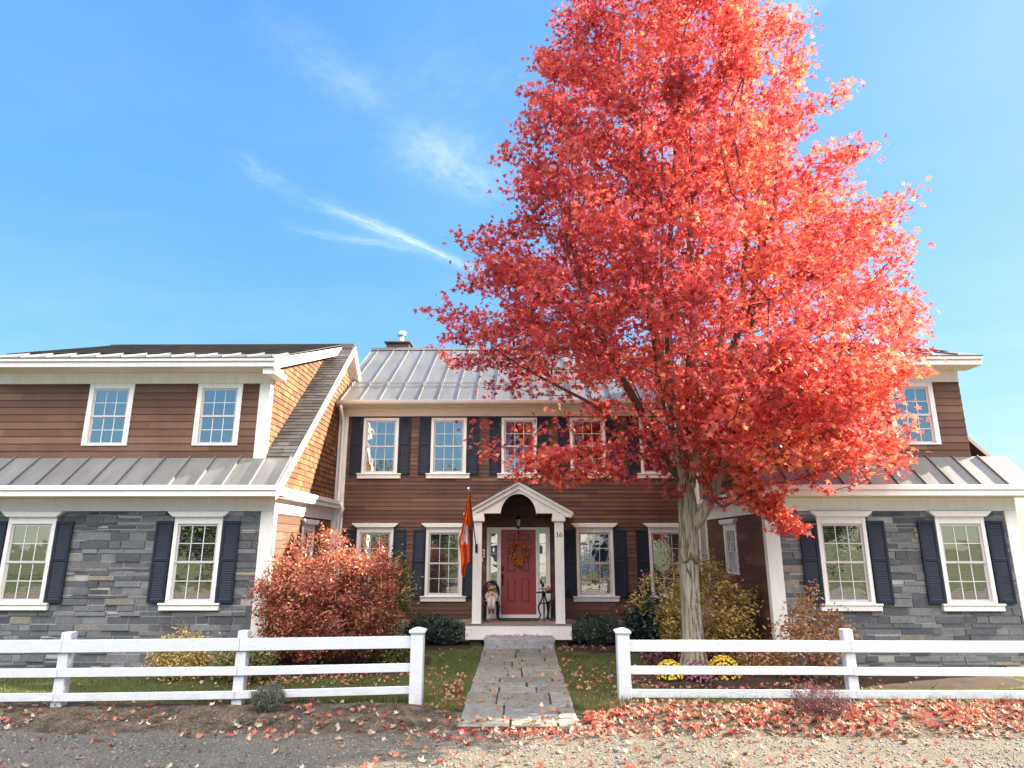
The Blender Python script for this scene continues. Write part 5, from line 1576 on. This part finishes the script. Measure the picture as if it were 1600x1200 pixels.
mb = MB(); mb.tube([(cx + .11, cy - .03, tz + .13), (cx + .115, cy - .03, tz + .155), (cx + .13, cy - .04, tz + .17)], [.012, .009, .007], 6); mb.build('stem', M['twig'], pk, smooth=True)

# doll on the chair: body one skinned surface, clothes and hair as children
def skin_body(name, verts, edges, radii, mat, parent, sub=2):
    me = bpy.data.meshes.new(name); me.from_pydata(verts, edges, [])
    o = bpy.data.objects.new(name, me); COL.objects.link(o); attach(o, parent)
    md = o.modifiers.new('skin', 'SKIN')
    lay = me.skin_vertices[0] if me.skin_vertices else None
    if lay is None:
        bm = bmesh.new(); bm.from_mesh(me); bm.verts.layers.skin.verify(); bm.to_mesh(me); bm.free(); lay = me.skin_vertices[0]
    for i, r in enumerate(radii):
        lay.data[i].radius = (r, r)
        lay.data[i].use_root = (i == 0)
    s = o.modifiers.new('sub', 'SUBSURF'); s.levels = sub; s.render_levels = sub
    me.materials.append(mat)
    return o
M['dollskin'] = mat_simple('pale doll cloth', (.62, .42, .33), .8, var=.06)
M['dress'] = mat_simple('cream doll dress', (.58, .47, .36), .85, var=.15, scale=20)
M['pant'] = mat_simple('white doll trousers', (.66, .60, .56), .85, var=.06)
M['straw'] = mat_simple('straw yellow yarn', (.46, .30, .13), .9, var=.3, scale=40)
M['boot'] = mat_simple('brown doll boots', (.13, .05, .03), .6, var=.2)
M['redcloth'] = mat_simple('red ribbon', (.42, .03, .04), .7, var=.15)
dl = thing('doll', 'straw haired rag doll in a cream dress seated on the left porch chair', 'doll', (-.69, 16.60, DK + .44))
bx_, by_, bz_ = -.66, 16.62, DK + .445
def w(x, y, z): return (bx_ + x * .88, by_ + y * .9, bz_ + (z * .76 if z > 0 else z * 1.12))
V_ = [w(0, .02, .06), w(0, .04, .16), w(0, .05, .25), w(0, .045, .30), w(0, .03, .36), w(0, .03, .43),
      w(.055, .0, .055), w(.06, -.17, .05), w(.055, -.205, -.06), w(.045, -.20, -.19), w(.045, -.25, -.215),
      w(-.055, .0, .055), w(-.06, -.17, .05), w(-.055, -.205, -.06), w(-.045, -.20, -.19), w(-.05, -.25, -.215),
      w(.08, .04, .24), w(.135, .0, .15), w(.11, -.08, .09), w(.095, -.11, .08),
      w(-.08, .04, .24), w(-.135, .0, .15), w(-.11, -.08, .09), w(-.095, -.11, .08)]
E2 = [(0, 1), (1, 2), (2, 3), (3, 4), (4, 5), (0, 6), (6, 7), (7, 8), (8, 9), (9, 10), (0, 11), (11, 12), (12, 13), (13, 14), (14, 15), (2, 16), (16, 17), (17, 18), (18, 19), (2, 20), (20, 21), (21, 22), (22, 23)]
R2 = [.86 * q for q in [.075, .072, .062, .032, .078, .055, .05, .042, .036, .032, .028, .05, .042, .036, .032, .028, .035, .03, .024, .02, .035, .03, .024, .02]]
body = skin_body('body', V_, E2, R2, M['dollskin'], dl)
mb = MB()   # dress: bodice and skirt spread over the lap
prf = [(.078, .30, .05), (.090, .26, .05), (.090, .18, .045), (.105, .12, .02), (.135, .07, -.02), (.165, .03, -.06), (.17, .0, -.075)]
n = 30; vs = []
for r, z, yo in prf:
    for k in range(n):
        a = 2 * PI * k / n; rr = r * (1 + .05 * math.sin(9 * a) * (r > .11)); y_ = rr * math.sin(a)
        vs.append(w(rr * math.cos(a), yo + y_ * (.9 if y_ > 0 else 1.0), z + (.02 if y_ < -.05 and r > .13 else 0)))
mb.add(vs, [(i * n + k, i * n + (k + 1) % n, (i + 1) * n + (k + 1) % n, (i + 1) * n + k) for i in range(len(prf) - 1) for k in range(n)])
mb.build('dress', M['dress'], dl, smooth=True)
for s in (-1, 1):
    mb = MB(); mb.tube([w(s * .075, .04, .25), w(s * .11, .02, .20), w(s * .145, -.01, .14), w(s * .125, -.06, .105)], [.045, .046, .044, .042], 10); mb.build('sleeve', M['dress'], dl, smooth=True)
    mb = MB(); mb.tube([w(s * .05, -.03, .06), w(s * .06, -.17, .055), w(s * .060, -.215, .01), w(s * .056, -.215, -.07), w(s * .05, -.208, -.145)], [.055, .05, .048, .046, .050], 10); mb.build('trouser_leg', M['pant'], dl, smooth=True)
    mb = MB(); mb.tube([w(s * .048, -.20, -.14), w(s * .046, -.205, -.19), w(s * .047, -.235, -.215), w(s * .05, -.285, -.22), w(s * .05, -.30, -.215)], [.036, .036, .036, .032, .018], 10); mb.build('boot', M['boot'], dl, smooth=True)
mb = MB(); rr = random.Random(8)
for k in range(120):   # yarn hair with a fringe
    a = rr.uniform(0, 2 * PI); s0 = w(.02 * math.cos(a), .03 + .02 * math.sin(a), .47); l = rr.uniform(.10, .22)
    if math.sin(a) < -.55: l = .075
    ex = .092; mb.tube([s0, w(.065 * math.cos(a), .03 + .065 * math.sin(a), .455), w(ex * math.cos(a), .03 + ex * math.sin(a), .40), w(ex * 1.12 * math.cos(a), .03 + ex * 1.1 * math.sin(a), .455 - l)], .010, 5)
mb.build('hair', M['straw'], dl, smooth=True)
mb = MB()
mb.ball(w(-.075, -.0, .47), .03, 10, 6); mb.ball(w(-.11, .02, .455), .024, 8, 6); mb.ball(w(-.07, -.01, .435), .016, 8, 6); mb.build('hair_bow', M['redcloth'], dl, smooth=True)
mb = MB(); hp_ = [(0, -.028), (.03, .006), (.027, .022), (.012, .026), (0, .014), (-.012, .026), (-.027, .022), (-.03, .006)]
mb.prism([(a, b) for a, b in hp_], w(0.0, -.052, .195), X_, Z_, (0, -1, 0), 0, .008); mb.build('heart_patch', M['redcloth'], dl)
mb = MB()
for s in (-1, 1): mb.ball(w(s * .028, -.047, .37), .008, 8, 6)
mb.build('eye', M['black'], dl)
mb = MB(); mb.tube([w(-.025, -.045, .335), w(-.01, -.05, .328), w(.01, -.05, .328), w(.025, -.045, .335)], .004, 6); mb.ball(w(0, -.052, .352), .009, 8, 6); mb.build('mouth_and_nose', M['redcloth'], dl)

# ------------------------------------------------------------------ FLAG
fg = thing('flag', 'orange flag with a white figure on a slanted pole at the left porch column', 'flag', (-1.0, 15.86, 2.2))
B0 = Vector((-1.005, 15.89, 2.19)); TP = Vector((-1.147, 15.12, 3.49)); pd = (TP - B0)
mb = MB(); mb.tube([B0 + pd * .02, TP], [.013, .012], 10); mb.build('pole', M['bronze'], fg, smooth=True)
mb = MB(); mb.box(-1.035, -.975, 15.872, 15.899, 2.10, 2.30); mb.tube([B0 - pd * .03, B0 + pd * .07], .022, 10); mb.build('bracket', M['iron'], fg)
mb = MB(); mb.lathe([(.012, 0), (.018, .01), (.012, .02), (.014, .03)], tuple(TP), 12); mb.ball(TP + Vector((-.004, -.01, .062)), .040, 14, 10); mb.build('finial', M['silver'], fg, smooth=True)
# draped cloth: u along the pole (0 tip .. 1 lower end), v down
def interp(t, xs_, ys_): return float(np.interp(t, xs_, ys_))
def cloth(u, v):
    """outline read per height: the cloth hangs from the upper pole and falls in folds"""
    z = 3.45 - v * 1.90
    zl = [1.545, 1.626, 1.927, 2.19, 2.314, 2.395, 2.58, 2.747, 3.017, 3.274, 3.504]
    lf = [-1.278, -1.319, -1.330, -1.360, -1.395, -1.390, -1.335, -1.305, -1.255, -1.190, -1.153]
    zr = [1.565, 1.784, 1.847, 1.87, 2.048, 2.459, 2.707, 2.81, 3.038, 3.253, 3.502]
    rt = [-1.244, -1.227, -1.198, -1.139, -1.134, -1.145, -1.149, -1.065, -1.079, -1.116, -1.135]
    a = interp(z, zl, lf); b = interp(z, zr, rt)
    x = a + (b - a) * u
    yb = interp(z, [1.5, 2.6, 3.42], [15.42, 15.40, 15.15])
    y = yb + (.055 * math.sin(u * 9 + v * 3) + .04 * math.sin(u * 17 - v * 2)) * min(1, v * 3) + .18 * u * min(1, v * 2) * (1 - .6 * v)
    return Vector((x, y, z))
mb = MB(); nu, nv = 28, 44; vs = []
for side_ in (0, 1):
    for j in range(nv + 1):
        for i in range(nu + 1): vs.append(cloth(i / nu, j / nv) + Vector((0, .003 * side_, 0)))
Nn = (nu + 1) * (nv + 1); fs = []
for j in range(nv):
    for i in range(nu):
        q = (j * (nu + 1) + i, j * (nu + 1) + i + 1, (j + 1) * (nu + 1) + i + 1, (j + 1) * (nu + 1) + i)
        fs.append(q[::-1]); fs.append(tuple(Nn + k for k in q))
mb.add(vs, fs, .5); fc = mb.build('flag_cloth', M['flagcloth'], fg, smooth=True)
mb = MB()   # white figure, lying on the cloth
def ucoord(x, z):
    v = (3.45 - z) / 1.90; a, b = cloth(0, v).x, cloth(1, v).x; return (x - a) / (b - a)
em = [(z, ucoord(xa_, z), ucoord(xb_, z)) for z, xa_, xb_ in ((2.79, -1.250, -1.222), (2.715, -1.246, -1.185), (2.617, -1.262, -1.180), (2.50, -1.295, -1.184), (2.41, -1.305, -1.186), (2.36, -1.312, -1.188))]
vs = []; fs = []
for z, a, b in em:
    v = (3.45 - z) / 1.90
    for k in range(7): vs.append(cloth(a + (b - a) * k / 6, v) + Vector((0, -.005, 0)))
for i in range(len(em) - 1):
    for k in range(6): fs.append((i * 7 + k, (i + 1) * 7 + k, (i + 1) * 7 + k + 1, i * 7 + k + 1))
mb.add(vs, fs, .5)
for (xs0, xs1) in (((-1.312, -1.266), (-1.320, -1.275)), ((-1.236, -1.188), (-1.239, -1.190))):
    q = []
    for z, (xa_, xb_) in ((2.36, xs0), (2.31, xs1), (2.29, xs1)):
        v = (3.45 - z) / 1.90; a, b = ucoord(xa_, z), ucoord(xb_, z)
        for k in range(4): q.append(cloth(a + (b - a) * k / 3, v) + Vector((0, -.005, 0)))
    mb.add(q, [(i * 4 + k, (i + 1) * 4 + k, (i + 1) * 4 + k + 1, i * 4 + k + 1) for i in range(2) for k in range(3)], .5)
mb.build('white_figure', M['emblem'], fc, smooth=True)

# ------------------------------------------------------------------ ACROSS THE ROAD (seen mirrored in the panes)
oh = thing('house_across_road', 'pale house across the road mirrored in the windows', 'house', (2, -26, -.2))
mb = MB(); courses(mb, (0, -22, 0), X_, Z_, (0, 1, 0), [(-3.2, -.2), (9, -.2), (9, 5.2), (-3.2, 5.2)], [], .14, (2, 4), .015, .002)
mb.box(-3.2, 9, -30, -22.01, -.2, 5.2); mb.build('wall', M['white'], oh)
mb = MB(); mb.prism([(-21.5, 5.1), (-26, 8.2), (-30.5, 5.1)], (0, 0, 0), (0, 1, 0), Z_, X_, -3.6, 9.4); mb.build('roof', M['asphalt'], oh)
for k in range(4):
    for z in (.8, 3.2):
        mb = MB(); x = -2.2 + k * 2.9; mb.box(x, x + 1.0, -22.0, -21.95, z, z + 1.4); mb.build('window', M['navy'], oh)
def far_tree(label, c, r, h, seed):
    rg3 = np.random.default_rng(seed); t = thing('leafy_tree', label, 'tree', (c[0], c[1], -.2), 'trees across the road')
    mb = MB(); mb.tube([(c[0], c[1], -.2), (c[0] + .1, c[1], h * .4), (c[0], c[1], h * .8)], [.3, .2, .05], 10); mb.build('trunk', M['limb'], t, smooth=True)
    ctr = norm(rg3.normal(size=(110, 3))) * rg3.uniform(.3, 1, (110, 1)) * np.array((r, r, h * .46)) + np.array((c[0], c[1], h * .50))
    C3 = np.repeat(ctr, 70, 0) + rg3.normal(size=(7700, 3)) * .38
    leaves('crown', C3, rg3.uniform(.22, .4, len(C3)), OVAL, rg3.random(len(C3)), M['farleaf'], t, rng=rg3)
far_tree('green tree across the road mirrored in the left windows', (-6.5, -20), 3.2, 8.5, 51)
far_tree('tall green tree across the road mirrored beside the pale house', (-13.5, -24), 3.8, 10, 52)
far_tree('bushy green tree far left across the road', (-19.5, -19), 3.6, 8, 54)
far_tree('low green tree far right across the road', (19.5, -20), 3.8, 7, 55)
far_tree('broad green tree behind the far left tree across the road', (-26, -23), 4.2, 10, 56)
far_tree('green tree across the road at the right of the pale house', (13.5, -22), 3.4, 9, 53)

# ------------------------------------------------------------------ SKY
world = bpy.data.worlds.new('World'); SC.world = world; world.use_nodes = True
t = NT(world.node_tree); bg = t.n['Background']
sky = t.node('ShaderNodeTexSky', sky_type='NISHITA')
sky.sun_disc = False; sky.sun_elevation = SUN_EL; sky.sun_rotation = SUN_AZ
sky.altitude = 300; sky.air_density = 1.0; sky.dust_density = .6; sky.ozone_density = 2.2
d = t.node('ShaderNodeTexCoord').outputs['Generated']
sep = t.node('ShaderNodeSeparateXYZ'); t.link(d, sep.inputs[0])
zc = t.math('MAXIMUM', sep.outputs[2], .05)
qx = t.math('DIVIDE', sep.outputs[0], zc); qy = t.math('DIVIDE', sep.outputs[1], zc)
cmb = t.node('ShaderNodeCombineXYZ'); t.link(qx, cmb.inputs[0]); t.link(qy, cmb.inputs[1])
q = cmb.outputs[0]
CAMH = 2.30; FPX = 1005.0; PITCH = math.atan(250 / FPX); YAW = math.atan(10 / (FPX / math.cos(PITCH)))
def skydir(x, y):
    u = (x - 800) / FPX; v = (600 - y) / FPX; cp, sp = math.cos(PITCH), math.sin(PITCH)
    a = Vector((u, cp - v * sp, sp + v * cp)); c, s = math.cos(YAW), math.sin(YAW)
    return (a.x * c - a.y * s, a.x * s + a.y * c, a.z)
def plane(x, y):
    a = skydir(x, y); return Vector((a[0] / a[2], a[1] / a[2], 0))
wob = t.noise(q, 2.2, 5, .6, out='Color')
wv = t.vmath('SCALE', t.vmath('SUBTRACT', wob, (.5, .5, .5)), None)
wv.node.inputs['Scale'].default_value = .20
q2 = t.vmath('ADD', q, wv)
total = None
streaks = [((500, 325), (770, 430), .030, .75), ((455, 300), (640, 385), .055, .22), ((440, 355), (690, 402), .028, .34), ((590, 200), (800, 310), .085, .42), ((610, 215), (730, 275), .16, .16), ((395, 10), (640, 200), .07, .17), ((470, 90), (620, 190), .05, .14), ((360, 235), (480, 310), .04, .22), ((560, 60), (800, 170), .16, .13), ((1180, 20), (1260, 60), .10, .35)]
for (a, b, wdt, amp) in streaks:
    pa_, pb_ = plane(*a), plane(*b); cc = (pa_ + pb_) / 2; ax = (pb_ - pa_); Ls_ = ax.length / 2; ax.normalize(); nx = Vector((-ax.y, ax.x, 0))
    rel = t.vmath('SUBTRACT', q2, tuple(cc))
    u = t.math('DIVIDE', t.vmath('DOT_PRODUCT', rel, tuple(ax), out=1), Ls_)
    v = t.math('DIVIDE', t.vmath('DOT_PRODUCT', rel, tuple(nx), out=1), wdt)
    nz = t.node('ShaderNodeCombineXYZ'); t.link(t.math('MULTIPLY', u, 2.2), nz.inputs[0]); t.link(t.math('MULTIPLY', v, 1.1), nz.inputs[1]); nz.inputs[2].default_value = amp * 9
    fib = t.noise(nz.outputs[0], 1.6, 6, .62)
    g = t.math('POWER', 2.718, t.math('MULTIPLY', t.math('MULTIPLY', v, v), -1.0))
    e = t.math('SUBTRACT', 1.0, t.math('MULTIPLY', u, u), clamp=True)
    m = t.math('MULTIPLY', t.math('MULTIPLY', g, e), t.math('MULTIPLY', t.math('MULTIPLY_ADD', fib, 2.4, -.55, clamp=True), amp))
    total = m if total is None else t.math('ADD', total, m)
veil = t.noise(t.scalevec(q2, (.7, 1.1, 1)), .9, 5, .6)
total = t.math('ADD', total, t.math('MULTIPLY', t.math('MULTIPLY_ADD', veil, 2.0, -.85, clamp=True), .16), clamp=True)
el = t.math('DIVIDE', t.math('SUBTRACT', sep.outputs[2], .36), .16, clamp=True)        # bright cloud added behind the camera, unseen, to fill the shaded front
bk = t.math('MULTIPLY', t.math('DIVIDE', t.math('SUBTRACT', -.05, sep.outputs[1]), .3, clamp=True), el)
fill_cloud = t.math('MULTIPLY', bk, t.math('MULTIPLY_ADD', t.noise(q, 1.3, 5, .6), 3.0, -.35, clamp=True))
hsv = t.node('ShaderNodeHueSaturation'); hsv.inputs['Saturation'].default_value = 1.18; hsv.inputs['Hue'].default_value = .495
lum = t.vmath('DOT_PRODUCT', sky.outputs[0], (.1, .6, .3), out=1)
damp = t.math('DIVIDE', .98, t.math('MULTIPLY_ADD', t.math('MAXIMUM', t.math('SUBTRACT', lum, .9), 0.0), .42, 1.0))
dv = t.vmath('SCALE', sky.outputs[0], None); t.link(damp, dv.node.inputs['Scale'])
t.link(t.vmath('MULTIPLY', dv, (.93, 1.0, 1.03)), hsv.inputs['Color'])
bright = t.math('MULTIPLY', t.vmath('DOT_PRODUCT', dv, (.2, .4, .4), out=1), 1.0)
cl = t.node('ShaderNodeCombineXYZ')
for k_, sck in enumerate((1.25, 1.55, 1.75)): t.link(t.math('MULTIPLY', bright, sck), cl.inputs[k_])
fin = t.mix(total, hsv.outputs[0], cl.outputs[0])
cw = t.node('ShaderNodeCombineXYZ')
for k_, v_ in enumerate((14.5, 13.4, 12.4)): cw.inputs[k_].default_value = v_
fin = t.mix(t.math('MULTIPLY', fill_cloud, .85), fin, cw.outputs[0])
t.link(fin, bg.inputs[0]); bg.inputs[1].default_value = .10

sun = bpy.data.lights.new('sun', 'SUN'); sun.energy = 4.6; sun.angle = R(.5); sun.color = (1, .86, .66)
so = bpy.data.objects.new('sun', sun); COL.objects.link(so); so.rotation_euler = (-SUN).to_track_quat('-Z', 'Y').to_euler(); so.location = SUN * 60

# ------------------------------------------------------------------ CAMERA
cam = bpy.data.cameras.new('camera'); cam.sensor_width = 36; cam.lens = 36 * FPX / 1600; cam.clip_end = 5000; cam.clip_start = .1
co = bpy.data.objects.new('camera', cam); COL.objects.link(co)
co.location = (0, 0, CAMH); co.rotation_euler = (PI / 2 + PITCH, 0, YAW)
SC.camera = co
vs_ = SC.view_settings; vs_.view_transform = 'Standard'; vs_.look = 'None'; vs_.gamma = 1; vs_.exposure = 2.4
SC.cycles.max_bounces = 6; SC.cycles.transparent_max_bounces = 8
SC.cycles.sample_clamp_indirect = 6
